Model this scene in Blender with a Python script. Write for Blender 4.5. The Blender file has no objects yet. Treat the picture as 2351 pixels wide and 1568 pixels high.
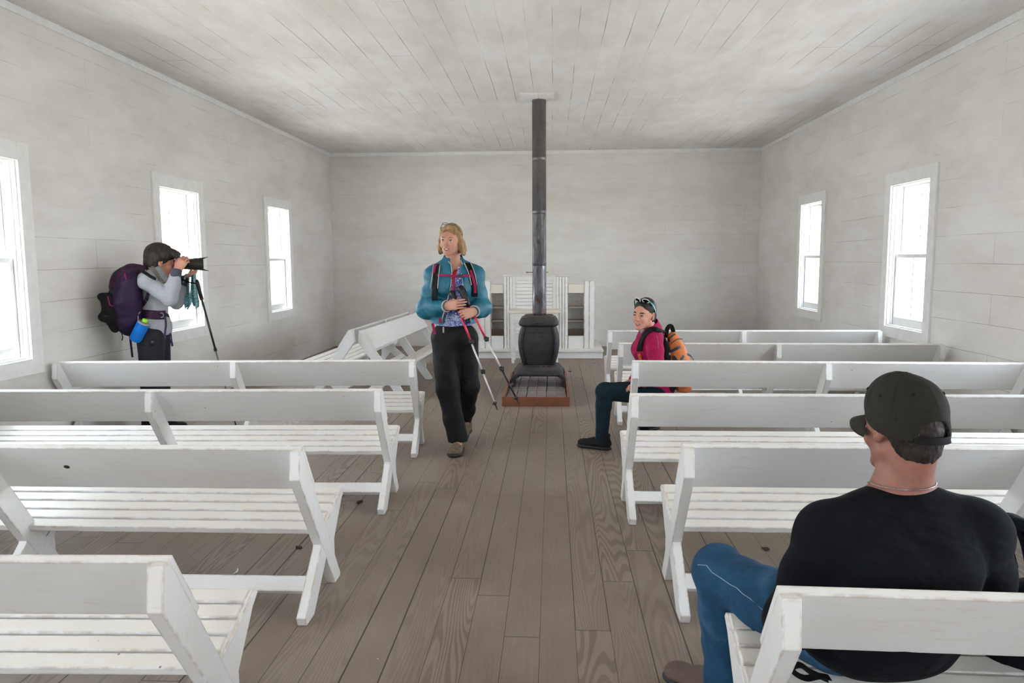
import bpy, bmesh, math, random
import numpy as np
from mathutils import Vector, Matrix

random.seed(7)
sc = bpy.context.scene
COL = sc.collection

# ---------------------------------------------------------------- camera
IW, IH = 2351.0, 1568.0
FPX, PITCH, YAW, ROLL, CAMH = 1719.9, 0.110, 0.054, -0.0054, 1.45
_cy, _sy, _cp, _sp = math.cos(YAW), math.sin(YAW), math.cos(PITCH), math.sin(PITCH)
_f = np.array([-_sy*_cp, _cy*_cp, -_sp]); _r = np.array([_cy, _sy, 0.0]); _u = np.cross(_r, _f)
_c, _s = math.cos(ROLL), math.sin(ROLL)
CR, CU, CF = _c*_r + _s*_u, -_s*_r + _c*_u, _f
cam_d = bpy.data.cameras.new('camera'); cam = bpy.data.objects.new('camera', cam_d); COL.objects.link(cam)
cam_d.sensor_width = 36.0; cam_d.lens = FPX/IW*36.0; cam_d.clip_start = 0.05; cam_d.clip_end = 300
mw = Matrix.Identity(4)
for i in range(3):
    mw[i][0] = CR[i]; mw[i][1] = CU[i]; mw[i][2] = -CF[i]
mw[2][3] = CAMH
cam.matrix_world = mw
sc.camera = cam

def px(u, v, y):
    """point at depth y (metres into the room) seen at photo pixel u, v (used while measuring the room)"""
    d = (u-IW/2)*CR + (IH/2-v)*CU + FPX*CF
    return np.array([0, 0, CAMH]) + d*(y/d[1])

# ---------------------------------------------------------------- world, sun, exposure
wd = bpy.data.worlds.new('sky'); sc.world = wd; wd.use_nodes = True
wn = wd.node_tree; bg = wn.nodes['Background']
tc = wn.nodes.new('ShaderNodeTexCoord'); sx = wn.nodes.new('ShaderNodeSeparateXYZ')
rp = wn.nodes.new('ShaderNodeValToRGB')
wn.links.new(tc.outputs['Generated'], sx.inputs[0]); wn.links.new(sx.outputs['Z'], rp.inputs[0])
rp.color_ramp.elements[0].position = 0.0; rp.color_ramp.elements[0].color = (0.90, 0.94, 1.0, 1)
rp.color_ramp.elements[1].position = 0.75; rp.color_ramp.elements[1].color = (0.68, 0.82, 1.0, 1)
wn.links.new(rp.outputs[0], bg.inputs[0])
# sky set brighter to the right of the building, to light the right-hand bench backs
mr = wn.nodes.new('ShaderNodeMapRange'); wn.links.new(sx.outputs['X'], mr.inputs['Value'])
for k_, v_ in (('From Min', -1.0), ('From Max', 1.0), ('To Min', 9.4), ('To Max', 11.8)): mr.inputs[k_].default_value = v_
wn.links.new(mr.outputs[0], bg.inputs[1])
sun_d = bpy.data.lights.new('sun', 'SUN'); sun_d.energy = 26.0; sun_d.angle = math.radians(3); sun_d.color = (1, 0.95, 0.88)
sun = bpy.data.objects.new('sun', sun_d); COL.objects.link(sun)
sun.rotation_euler = Vector((0.16, 0.6, -1.0)).to_track_quat('-Z', 'Y').to_euler()
sun.location = (8, 0, 12)

WIN_Y = [-1.03, 1.61, 4.255, 6.88, 9.545]; WW = 0.769; ZB, ZT = 0.77, 2.137  # first window on each side is unseen, added to light the bench backs from behind
XL, XR, YB, YF, HC = -3.661, 3.332, 12.393, -3.2, 3.186
WT = 0.16
def portal(name, loc, rot, sx_, sy_):
    d = bpy.data.lights.new(name, 'AREA'); d.shape = 'RECTANGLE'; d.size = sx_; d.size_y = sy_
    d.cycles.is_portal = True
    o = bpy.data.objects.new(name, d); COL.objects.link(o); o.location = loc; o.rotation_euler = rot
for i, y in enumerate(WIN_Y):
    portal('window_portal', (XL-WT-0.02, y+WW/2, (ZB+ZT)/2), (math.pi/2, 0, -math.pi/2), WW, ZT-ZB)
    portal('window_portal', (XR+WT+0.02, y+WW/2, (ZB+ZT)/2), (math.pi/2, 0, math.pi/2), WW, ZT-ZB)
portal('door_portal', (-0.33, YF-WT-0.02, 1.05), (math.pi/2, 0, math.pi), 0.56, 2.1)

sc.view_settings.view_transform = 'Standard'; sc.view_settings.look = 'None'
sc.view_settings.gamma = 1.0; sc.view_settings.use_curve_mapping = False
sc.view_settings.exposure = 1.20
sc.cycles.max_bounces = 7; sc.cycles.diffuse_bounces = 5; sc.cycles.glossy_bounces = 2
sc.cycles.transparent_max_bounces = 12
sc.cycles.caustics_reflective = False; sc.cycles.caustics_refractive = False
sc.cycles.sample_clamp_indirect = 6.0
sc.cycles.use_denoising = True
sc.cycles.use_adaptive_sampling = True; sc.cycles.adaptive_threshold = 0.02

# ---------------------------------------------------------------- materials
def s2l(c):
    return tuple((x/12.92 if x <= 0.04045 else ((x+0.055)/1.055)**2.4) for x in c)
MATS = {}
class NT:
    def __init__(s, name):
        s.m = bpy.data.materials.new(name); s.m.use_nodes = True; s.t = s.m.node_tree
        s.b = s.t.nodes['Principled BSDF']
    def n(s, typ, **kw):
        x = s.t.nodes.new(typ)
        for k, v in kw.items(): setattr(x, k, v)
        return x
    def l(s, a, b): s.t.links.new(a, b)
    def coord(s, scale=(1, 1, 1), kind='Object', rot=(0, 0, 0)):
        tc = s.n('ShaderNodeTexCoord'); mp = s.n('ShaderNodeMapping')
        mp.inputs['Scale'].default_value = scale; mp.inputs['Rotation'].default_value = rot
        s.l(tc.outputs[kind], mp.inputs[0]); return mp.outputs[0]
    def noise(s, vec, scale, detail=3, rough=0.55, dist=0.0):
        x = s.n('ShaderNodeTexNoise'); x.inputs['Scale'].default_value = scale
        x.inputs['Detail'].default_value = detail; x.inputs['Roughness'].default_value = rough
        x.inputs['Distortion'].default_value = dist
        s.l(vec, x.inputs['Vector']); return x.outputs['Fac']
    def ramp(s, fac, stops):
        x = s.n('ShaderNodeValToRGB'); e = x.color_ramp.elements
        while len(e) < len(stops): e.new(0.5)
        for el, (p, c) in zip(e, stops):
            el.position = p; el.color = (c, c, c, 1) if isinstance(c, (int, float)) else (*c[:3], 1)
        s.l(fac, x.inputs[0]); return x.outputs[0]
    def mix(s, fac, a, b, mode='MIX'):
        x = s.n('ShaderNodeMix'); x.data_type = 'RGBA'; x.blend_type = mode
        for sock, v in ((x.inputs['Factor'], fac), (x.inputs['A'], a), (x.inputs['B'], b)):
            if isinstance(v, bpy.types.NodeSocket): s.l(v, sock)
            elif isinstance(v, (int, float)): sock.default_value = v if sock.type == 'VALUE' else (v, v, v, 1)
            else: sock.default_value = (*v[:3], 1)
        return x.outputs['Result']
    def math(s, op, a, b=None, c=None):
        x = s.n('ShaderNodeMath', operation=op)
        for i, v in enumerate((a, b, c)):
            if v is None: continue
            if isinstance(v, bpy.types.NodeSocket): s.l(v, x.inputs[i])
            else: x.inputs[i].default_value = v
        return x.outputs[0]
    def bump(s, h, strength=0.2, dist=0.01):
        x = s.n('ShaderNodeBump'); x.inputs['Strength'].default_value = strength; x.inputs['Distance'].default_value = dist
        s.l(h, x.inputs['Height']); s.l(x.outputs[0], s.b.inputs['Normal'])
    def base(s, c, rough=0.6, metal=0.0, spec=None):
        if isinstance(c, bpy.types.NodeSocket): s.l(c, s.b.inputs['Base Color'])
        else: s.b.inputs['Base Color'].default_value = (*c[:3], 1)
        if isinstance(rough, bpy.types.NodeSocket): s.l(rough, s.b.inputs['Roughness'])
        else: s.b.inputs['Roughness'].default_value = rough
        s.b.inputs['Metallic'].default_value = metal
        if spec is not None: s.b.inputs['Specular IOR Level'].default_value = spec
        return s.m

def simple(name, col, rough=0.6, metal=0.0, var=0.15, scale=30, bump=0.1, spec=None):
    if name in MATS: return MATS[name]
    t = NT(name); v = t.coord(); c = s2l(col)
    f = t.noise(v, scale, 4)
    lo = tuple(x*(1-var) for x in c); hi = tuple(min(1, x*(1+var)) for x in c)
    t.base(t.ramp(f, [(0.3, lo), (0.7, hi)]), rough, metal, spec)
    if bump: t.bump(f, bump, 0.004)
    MATS[name] = t.m; return t.m

def board_wall(name, axes, row, length, base, tan, lines=0.75, line_dark=0.35, seed=0.0, gap=0.004):
    """painted boards: axes = (along, across) object axes"""
    t = NT(name)
    tc = t.n('ShaderNodeTexCoord'); sp = t.n('ShaderNodeSeparateXYZ'); cb = t.n('ShaderNodeCombineXYZ')
    t.l(tc.outputs['Object'], sp.inputs[0])
    t.l(sp.outputs[axes[0]], cb.inputs[0]); t.l(sp.outputs[axes[1]], cb.inputs[1])
    cb.inputs[2].default_value = seed
    flat = cb.outputs[0]
    wob = t.noise(flat, 0.7, 2)
    off = t.n('ShaderNodeCombineXYZ'); t.l(t.math('MULTIPLY_ADD', wob, 0.03, -0.015), off.inputs[1])
    add = t.n('ShaderNodeVectorMath', operation='ADD'); t.l(flat, add.inputs[0]); t.l(off.outputs[0], add.inputs[1])
    br = t.n('ShaderNodeTexBrick'); t.l(add.outputs[0], br.inputs['Vector'])
    br.inputs['Scale'].default_value = 1.0; br.inputs['Brick Width'].default_value = length
    br.inputs['Row Height'].default_value = row; br.inputs['Mortar Size'].default_value = gap/2
    br.inputs['Mortar Smooth'].default_value = 0.3; br.inputs['Bias'].default_value = 0
    br.offset = 0.41; br.offset_frequency = 2
    br.inputs['Color1'].default_value = (0.97, 0.97, 0.97, 1); br.inputs['Color2'].default_value = (1, 1, 1, 1); br.inputs['Mortar'].default_value = (0, 0, 0, 1)
    mq = t.n('ShaderNodeMapping'); mq.inputs['Scale'].default_value = (0.6, 1.3, 1); t.l(flat, mq.inputs[0])
    n1 = t.noise(mq.outputs[0], 1.6, 7, 0.68)
    mp = t.n('ShaderNodeMapping'); mp.inputs['Scale'].default_value = (0.7, 2.0, 1); t.l(flat, mp.inputs[0])
    n2 = t.noise(mp.outputs[0], 3.0, 6, 0.65)
    n3 = t.noise(mp.outputs[0], 28, 3, 0.6)
    blot = t.ramp(n1, [(0.40, 0.0), (0.66, 1.0)])
    c = t.mix(t.math('MULTIPLY', blot, 0.65), base, tan)
    grime = t.ramp(n2, [(0.48, 0.0), (0.75, 1.0)])
    c = t.mix(t.math('MULTIPLY', grime, 0.22), c, tuple(x*0.74 for x in tan))
    c = t.mix(t.math('MULTIPLY', t.ramp(n3, [(0.3, 0.0), (0.8, 1.0)]), 0.05), c, tuple(x*0.6 for x in base))
    c = t.mix(1.0, c, br.outputs['Color'], 'MULTIPLY')
    vis = t.ramp(t.noise(flat, 0.8, 3, 0.7), [(0.48, 0.10), (0.62, 1.0)])
    m = t.math('MULTIPLY', t.math('MULTIPLY', br.outputs['Fac'], vis), lines)
    c0 = t.mix(t.math('MULTIPLY', blot, 0.65), base, tan)
    c = t.mix(t.math('MULTIPLY', br.outputs['Fac'], 1.0), c, t.mix(t.math('MULTIPLY', grime, 0.22), c0, tuple(x*0.74 for x in tan)))
    c = t.mix(m, c, tuple(x*line_dark for x in tan))
    # small knots and nail marks
    vo = t.n('ShaderNodeTexVoronoi'); vo.inputs['Scale'].default_value = 2.6; t.l(flat, vo.inputs['Vector'])
    kn = t.ramp(vo.outputs['Distance'], [(0.010, 1.0), (0.022, 0.0)])
    c = t.mix(t.math('MULTIPLY', kn, 0.35), c, tuple(x*0.35 for x in tan))
    t.base(c, 0.62, spec=0.3)
    h = t.math('SUBTRACT', t.math('MULTIPLY', n3, 0.25), t.math('MULTIPLY', br.outputs['Fac'], 0.8))
    t.bump(h, 0.35, 0.003)
    return t.m

WALL_BASE = (0.775, 0.762, 0.738); WALL_TAN = (0.645, 0.60, 0.55)
M_wall_side = board_wall('painted_wall_boards_side', (1, 2), 0.232, 3.7, WALL_BASE, WALL_TAN, seed=2.0)
M_wall_back = board_wall('painted_wall_boards_back', (0, 2), 0.228, 3.1, (0.775, 0.757, 0.728), WALL_TAN, seed=7.3, lines=0.4)
M_ceil = board_wall('painted_ceiling_boards', (1, 0), 0.2, 3.3, (0.79, 0.775, 0.75), (0.64, 0.575, 0.51), seed=4.1, line_dark=0.22, gap=0.006, lines=0.8)
M_trim = simple('painted_trim', (0.90, 0.90, 0.89), 0.5, var=0.05, scale=12)

def make_paint(name, base, worn, bare):
    t = NT(name); v = t.coord(kind='Object')
    inf = t.n('ShaderNodeObjectInfo')
    add = t.n('ShaderNodeVectorMath', operation='ADD'); t.l(v, add.inputs[0])
    mu = t.n('ShaderNodeVectorMath', operation='SCALE'); mu.inputs[0].default_value = (13.1, 7.7, 3.3); t.l(inf.outputs['Random'], mu.inputs['Scale'])
    t.l(mu.outputs[0], add.inputs[1]); v = add.outputs[0]
    mp = t.n('ShaderNodeMapping'); mp.inputs['Scale'].default_value = (0.5, 3, 3); t.l(v, mp.inputs[0]); vs = mp.outputs[0]
    n1 = t.noise(vs, 2.2, 5, 0.6); n2 = t.noise(vs, 14, 5, 0.7); n3 = t.noise(vs, 60, 3, 0.6)
    c = t.mix(t.math('MULTIPLY', t.ramp(n1, [(0.40, 0.0), (0.7, 1.0)]), 0.6), base, worn)
    c = t.mix(t.math('MULTIPLY', t.ramp(n2, [(0.58, 0.0), (0.72, 1.0)]), 0.40), c, tuple((x+y)/2 for x, y in zip(bare, worn)))
    gn = t.n('ShaderNodeNewGeometry'); sz = t.n('ShaderNodeSeparateXYZ'); t.l(gn.outputs['Normal'], sz.inputs[0])
    rub = t.math('MULTIPLY', t.ramp(sz.outputs[2], [(0.80, 0.0), (0.95, 1.0)]), t.ramp(n2, [(0.35, 0.25), (0.65, 0.85)]))
    c = t.mix(rub, c, tuple(x*y for x, y in zip(worn, (1.02, 1.0, 0.95))))
    vo = t.n('ShaderNodeTexVoronoi'); vo.inputs['Scale'].default_value = 14; t.l(v, vo.inputs['Vector'])
    sp = t.ramp(vo.outputs['Distance'], [(0.045, 1.0), (0.07, 0.0)])
    sel = t.ramp(t.noise(v, 1.7, 2), [(0.55, 0.0), (0.6, 1.0)])
    c = t.mix(t.math('MULTIPLY', t.math('MULTIPLY', sp, sel), 0.8), c, tuple(x*0.3 for x in bare))
    # worn arrises: bevel normal differs from flat normal at the edges
    bv = t.n('ShaderNodeBevel'); bv.inputs['Radius'].default_value = 0.011; bv.samples = 4
    ge = t.n('ShaderNodeNewGeometry'); dt = t.n('ShaderNodeVectorMath', operation='DOT_PRODUCT')
    t.l(bv.outputs[0], dt.inputs[0]); t.l(ge.outputs['Normal'], dt.inputs[1])
    ed = t.ramp(dt.outputs['Value'], [(0.93, 1.0), (0.997, 0.0)])
    wear = t.math('MULTIPLY', ed, t.ramp(t.noise(v, 16, 4, 0.7), [(0.42, 0.0), (0.60, 0.9)]))
    c = t.mix(wear, c, bare)
    t.base(c, t.ramp(n1, [(0.3, 0.32), (0.7, 0.48)]), spec=0.45)
    t.bump(t.math('ADD', t.math('MULTIPLY', n2, 0.6), t.math('MULTIPLY', n3, 0.4)), 0.25, 0.002)
    return t.m
M_bench = make_paint('worn_white_bench_paint', (0.78, 0.785, 0.785), (0.76, 0.72, 0.65), (0.40, 0.31, 0.23))
M_cab = make_paint('white_cabinet_paint', (0.80, 0.80, 0.79), (0.76, 0.73, 0.67), (0.5, 0.43, 0.34))
M_cream = make_paint('cream_cabinet_paint', (0.78, 0.73, 0.62), (0.72, 0.66, 0.55), (0.5, 0.43, 0.34))

def make_floor():
    t = NT('worn_plank_floor')
    tc = t.n('ShaderNodeTexCoord'); sp = t.n('ShaderNodeSeparateXYZ'); t.l(tc.outputs['Object'], sp.inputs[0])
    X, Y = sp.outputs[0], sp.outputs[1]
    row = 0.138
    xr = t.math('DIVIDE', t.math('ADD', X, 0.047), row)
    idx = t.math('FLOOR', xr); fr = t.math('FRACT', xr)
    wn_ = t.n('ShaderNodeTexWhiteNoise'); wn_.noise_dimensions = '1D'; t.l(idx, wn_.inputs['W']); rnd = wn_.outputs['Value']
    ys = t.math('DIVIDE', t.math('ADD', Y, t.math('MULTIPLY', rnd, 4.0)), 3.4)
    yi = t.math('FLOOR', ys); yf = t.math('FRACT', ys)
    wn2 = t.n('ShaderNodeTexWhiteNoise'); wn2.noise_dimensions = '2D'
    cb0 = t.n('ShaderNodeCombineXYZ'); t.l(idx, cb0.inputs[0]); t.l(yi, cb0.inputs[1]); t.l(cb0.outputs[0], wn2.inputs['Vector'])
    pr = wn2.outputs['Value']
    # grain: contour lines of a stretched smooth field, one field per plank
    cb = t.n('ShaderNodeCombineXYZ')
    t.l(t.math('MULTIPLY', X, 5.5), cb.inputs[0]); t.l(t.math('MULTIPLY', Y, 0.42), cb.inputs[1]); t.l(t.math('MULTIPLY', pr, 40.0), cb.inputs[2])
    fld = t.noise(cb.outputs[0], 1.0, 1.5, 0.4)
    bands = t.math('SINE', t.math('MULTIPLY', fld, 210.0))
    bands = t.math('MULTIPLY_ADD', bands, 0.5, 0.5)
    cb2 = t.n('ShaderNodeCombineXYZ'); t.l(t.math('MULTIPLY', X, 150.0), cb2.inputs[0]); t.l(t.math('MULTIPLY', Y, 4.0), cb2.inputs[1]); t.l(t.math('MULTIPLY', pr, 9.0), cb2.inputs[2])
    fine = t.noise(cb2.outputs[0], 1.0, 4, 0.65)
    cb3 = t.n('ShaderNodeCombineXYZ'); t.l(X, cb3.inputs[0]); t.l(t.math('MULTIPLY', Y, 0.6), cb3.inputs[1])
    blot = t.noise(cb3.outputs[0], 2.2, 5, 0.6)
    strong = t.ramp(pr, [(0.45, 0.15), (0.8, 0.85)])
    c = t.ramp(pr, [(0.0, (0.205, 0.157, 0.119)), (0.5, (0.238, 0.186, 0.143)), (1.0, (0.265, 0.21, 0.166))])
    c = t.mix(t.math('MULTIPLY', t.ramp(bands, [(0.25, 1.0), (0.6, 0.0)]), strong), c, (0.145, 0.106, 0.078))
    c = t.mix(t.ramp(fine, [(0.3, 0.45), (0.65, 0.0)]), c, (0.165, 0.126, 0.095))
    c = t.mix(t.math('MULTIPLY', t.ramp(blot, [(0.45, 0.0), (0.75, 1.0)]), 0.5), c, (0.34, 0.285, 0.23))
    c = t.mix(t.math('MULTIPLY', t.ramp(blot, [(0.25, 1.0), (0.42, 0.0)]), 0.5), c, (0.16, 0.125, 0.098))
    # gaps
    d = t.math('MINIMUM', fr, t.math('SUBTRACT', 1.0, fr))
    gw = t.ramp(t.noise(cb0.outputs[0], 3.3, 1), [(0.50, 0.007), (0.66, 0.030)])
    gap = t.math('LESS_THAN', d, gw)
    e = t.math('MINIMUM', yf, t.math('SUBTRACT', 1.0, yf)); gap2 = t.math('LESS_THAN', e, 0.0007)
    gap = t.math('MAXIMUM', t.math('MULTIPLY', gap, 0.9), t.math('MULTIPLY', gap2, 0.8))
    c = t.mix(gap, c, (0.012, 0.009, 0.007))
    # nail heads and paint flecks
    vo = t.n('ShaderNodeTexVoronoi'); vo.inputs['Scale'].default_value = 4.6; t.l(tc.outputs['Object'], vo.inputs['Vector'])
    c = t.mix(t.ramp(vo.outputs['Distance'], [(0.016, 0.85), (0.022, 0.0)]), c, (0.02, 0.016, 0.012))
    vo2 = t.n('ShaderNodeTexVoronoi'); vo2.inputs['Scale'].default_value = 8.0; t.l(tc.outputs['Object'], vo2.inputs['Vector'])
    sel = t.ramp(t.noise(tc.outputs['Object'], 2.3, 2), [(0.52, 0.0), (0.56, 1.0)])
    c = t.mix(t.math('MULTIPLY', t.ramp(vo2.outputs['Distance'], [(0.022, 0.9), (0.036, 0.0)]), sel), c, (0.62, 0.58, 0.52))
    t.base(c, t.ramp(blot, [(0.3, 0.42), (0.7, 0.6)]), spec=0.4)
    h = t.math('SUBTRACT', t.math('ADD', t.math('MULTIPLY', bands, 0.25), t.math('MULTIPLY', fine, 0.5)), t.math('MULTIPLY', gap, 2.5))
    t.bump(h, 0.4, 0.003)
    return t.m
M_floor = make_floor()

def make_glass():
    t = NT('window_glass'); t.t.nodes.remove(t.b)
    out = [n for n in t.t.nodes if n.type == 'OUTPUT_MATERIAL'][0]
    a = t.n('ShaderNodeBsdfTransparent'); g = t.n('ShaderNodeBsdfGlossy'); g.inputs['Roughness'].default_value = 0.03
    f = t.n('ShaderNodeFresnel'); f.inputs[0].default_value = 1.45
    ge = t.n('ShaderNodeNewGeometry'); ff = t.math('MULTIPLY', f.outputs[0], t.math('SUBTRACT', 1.0, ge.outputs['Backfacing']))
    m = t.n('ShaderNodeMixShader'); t.l(ff, m.inputs[0]); t.l(a.outputs[0], m.inputs[1]); t.l(g.outputs[0], m.inputs[2])
    t.l(m.outputs[0], out.inputs[0]); return t.m
M_glass = make_glass()
M_ground = simple('pale_dry_grass', (0.76, 0.75, 0.72), 0.9, var=0.3, scale=3, bump=0)

# ---------------------------------------------------------------- mesh helpers
def tag(o, label=None, cat=None, group=None, kind=None):
    if label: o['label'] = label
    if cat: o['category'] = cat
    if group: o['group'] = group
    if kind: o['kind'] = kind
    return o
def empty(name, loc=(0, 0, 0), rz=0.0):
    o = bpy.data.objects.new(name, None); COL.objects.link(o); o.location = loc; o.rotation_euler = (0, 0, rz)
    o.empty_display_size = 0.1; return o
def thing(name, label, cat, loc=(0, 0, 0), rz=0.0, group=None):
    return tag(empty(name, loc, rz), label, cat, group)
class MB:
    def __init__(s): s.v = []; s.f = []; s.mi = []; s.sm = []
    def add(s, vs, fs, mi=0, smooth=False):
        b = len(s.v); s.v += [tuple(map(float, p)) for p in vs]
        for f in fs: s.f.append([b+i for i in f]); s.mi.append(mi); s.sm.append(smooth)
        return s
    def box(s, c, size, M=None, bev=0.0, mi=0):
        bm = bmesh.new(); bmesh.ops.create_cube(bm, size=1.0)
        for v in bm.verts: v.co = Vector((v.co.x*size[0], v.co.y*size[1], v.co.z*size[2]))
        if bev > 0: bmesh.ops.bevel(bm, geom=bm.edges[:], offset=bev, segments=2, affect='EDGES', profile=0.5)
        return s.bm(bm, c, M, mi)
    def bm(s, bm, c=(0, 0, 0), M=None, mi=0, smooth=False):
        bm.verts.ensure_lookup_table(); bm.verts.index_update()
        M = np.eye(3) if M is None else np.array(M)
        vs = [np.array(c) + M @ np.array(v.co) for v in bm.verts]
        s.add(vs, [[v.index for v in f.verts] for f in bm.faces], mi, smooth); bm.free(); return s
    def bx(s, x0, x1, y0, y1, z0, z1, bev=0.0, mi=0):
        return s.box(((x0+x1)/2, (y0+y1)/2, (z0+z1)/2), (abs(x1-x0), abs(y1-y0), abs(z1-z0)), None, bev, mi)
    def prism(s, poly, x0, x1, bev=0.003, mi=0):
        """poly in (y, z), extruded in x"""
        bm = bmesh.new()
        vs = [bm.verts.new((x0, p[0], p[1])) for p in poly]; f = bm.faces.new(vs)
        r = bmesh.ops.extrude_face_region(bm, geom=[f])
        for g in r['geom']:
            if isinstance(g, bmesh.types.BMVert): g.co.x = x1
        bmesh.ops.recalc_face_normals(bm, faces=bm.faces[:])
        if bev > 0: bmesh.ops.bevel(bm, geom=bm.edges[:], offset=bev, segments=2, affect='EDGES', profile=0.5)
        return s.bm(bm, mi=mi)
    def tube(s, pts, r, n=12, mi=0, smooth=True, flat=None, up=None):
        """tube along pts; r number or list; flat=(rx, ry) factor for ribbons with fixed up vectors"""
        pts = [np.array(p, float) for p in pts]; m = len(pts)
        rs = r if hasattr(r, '__len__') else [r]*m
        vs = []; prev = None
        for i, p in enumerate(pts):
            d = pts[min(i+1, m-1)] - pts[max(i-1, 0)]; d /= (np.linalg.norm(d)+1e-9)
            if up is not None:
                a = np.array(up[i] if hasattr(up[0], '__len__') else up, float)
            elif prev is not None: a = prev
            else: a = np.array([0, 0, 1.0]) if abs(d[2]) < 0.9 else np.array([1.0, 0, 0])
            a = a - d*(a@d); a /= (np.linalg.norm(a)+1e-9); prev = a
            b = np.cross(d, a)
            fa, fb = flat if flat else (1, 1)
            for k in range(n):
                t = 2*math.pi*k/n
                ca, sa = math.cos(t), math.sin(t)
                if flat:
                    e = 0.35; ca = math.copysign(abs(ca)**e, ca); sa = math.copysign(abs(sa)**e, sa)
                vs.append(p + a*ca*rs[i]*fa + b*sa*rs[i]*fb)
        fs = [[i*n+k, i*n+(k+1) % n, (i+1)*n+(k+1) % n, (i+1)*n+k] for i in range(m-1) for k in range(n)]
        fs += [list(range(n))[::-1], [(m-1)*n+k for k in range(n)]]
        return s.add(vs, fs, mi, smooth and not flat)
    def lathe(s, prof, c=(0, 0, 0), n=32, M=None, mi=0, smooth=True):
        vs = []; M = np.eye(3) if M is None else np.array(M)
        for r, z in prof:
            for k in range(n):
                t = 2*math.pi*k/n; vs.append(np.array(c)+M@np.array([r*math.cos(t), r*math.sin(t), z]))
        fs = [[i*n+k, i*n+(k+1) % n, (i+1)*n+(k+1) % n, (i+1)*n+k] for i in range(len(prof)-1) for k in range(n)]
        fs += [list(range(n))[::-1], [(len(prof)-1)*n+k for k in range(n)]]
        return s.add(vs, fs, mi, smooth)
    def ball(s, c, r, M=None, n=16, mi=0):
        r = (r, r, r) if not hasattr(r, '__len__') else r
        M = np.eye(3) if M is None else np.array(M)
        bm = bmesh.new(); bmesh.ops.create_uvsphere(bm, u_segments=n, v_segments=max(6, n//2), radius=1.0)
        for v in bm.verts: v.co = Vector((v.co.x*r[0], v.co.y*r[1], v.co.z*r[2]))
        return s.bm(bm, c, M, mi, True)
    def build(s, name, mats, parent=None, smooth=None, origin=None):
        me = bpy.data.meshes.new(name)
        vs = s.v
        if origin is not None: vs = [(a-origin[0], b-origin[1], c-origin[2]) for a, b, c in vs]
        me.from_pydata(vs, [], s.f)
        mats = mats if isinstance(mats, (list, tuple)) else [mats]
        for m in mats: me.materials.append(m)
        me.polygons.foreach_set('material_index', s.mi)
        me.polygons.foreach_set('use_smooth', s.sm if smooth is None else [smooth]*len(s.f))
        me.update()
        o = bpy.data.objects.new(name, me); COL.objects.link(o)
        if origin is not None: o.location = origin
        if parent is not None:
            o.parent = parent
        return o

def rotz(a): c, s = math.cos(a), math.sin(a); return np.array([[c, -s, 0], [s, c, 0], [0, 0, 1.0]])
def basis(y, z=(0, 0, 1)):
    """frame with +y along y, z roughly up; columns x, y, z"""
    y = np.array(y, float); y /= np.linalg.norm(y); z = np.array(z, float)
    x = np.cross(y, z); x /= np.linalg.norm(x); z = np.cross(x, y)
    return np.stack([x, y, z], 1)

# ---------------------------------------------------------------- room shell
def S(o): o['kind'] = 'structure'; return o
S(MB().bx(XL-WT, XR+WT, YF-WT, YB+WT, -0.12, 0.0).build('floor', M_floor))
S(MB().bx(XL-WT, XR+WT, YF-WT, YB+WT, HC, HC+0.12).build('ceiling', M_ceil))
def side_wall(name, x0, x1):
    m = MB(); ys = [YF-WT]
    for y in WIN_Y:
        m.bx(x0, x1, ys[-1], y, 0, HC); m.bx(x0, x1, y, y+WW, 0, ZB); m.bx(x0, x1, y, y+WW, ZT, HC); ys.append(y+WW)
    m.bx(x0, x1, ys[-1], YB+WT, 0, HC)
    return S(m.build(name, M_wall_side))
side_wall('wall_left', XL-WT, XL); side_wall('wall_right', XR, XR+WT)
S(MB().bx(XL, XR, YB, YB+WT, 0, HC).build('wall_back', M_wall_back))
S(MB().bx(XL, -0.61, YF-WT, YF, 0, HC).bx(-0.05, XR, YF-WT, YF, 0, HC).bx(-0.61, -0.05, YF-WT, YF, 2.1, HC).build('wall_front', M_wall_back))
S(MB().bx(XL, XL+0.016, YF, YB, HC-0.055, HC, 0.003).build('trim_1', M_trim))
S(MB().bx(XR-0.012, XR, YF, YB, HC-0.06, HC, 0.003).build('trim_2', M_trim))
S(MB().bx(XL+0.016, XR-0.012, YB-0.016, YB, HC-0.055, HC, 0.003).build('trim_3', M_trim))
S(MB().bx(-60, 60, -60, 60, -0.75, -0.7).build('ground', M_ground))

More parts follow.
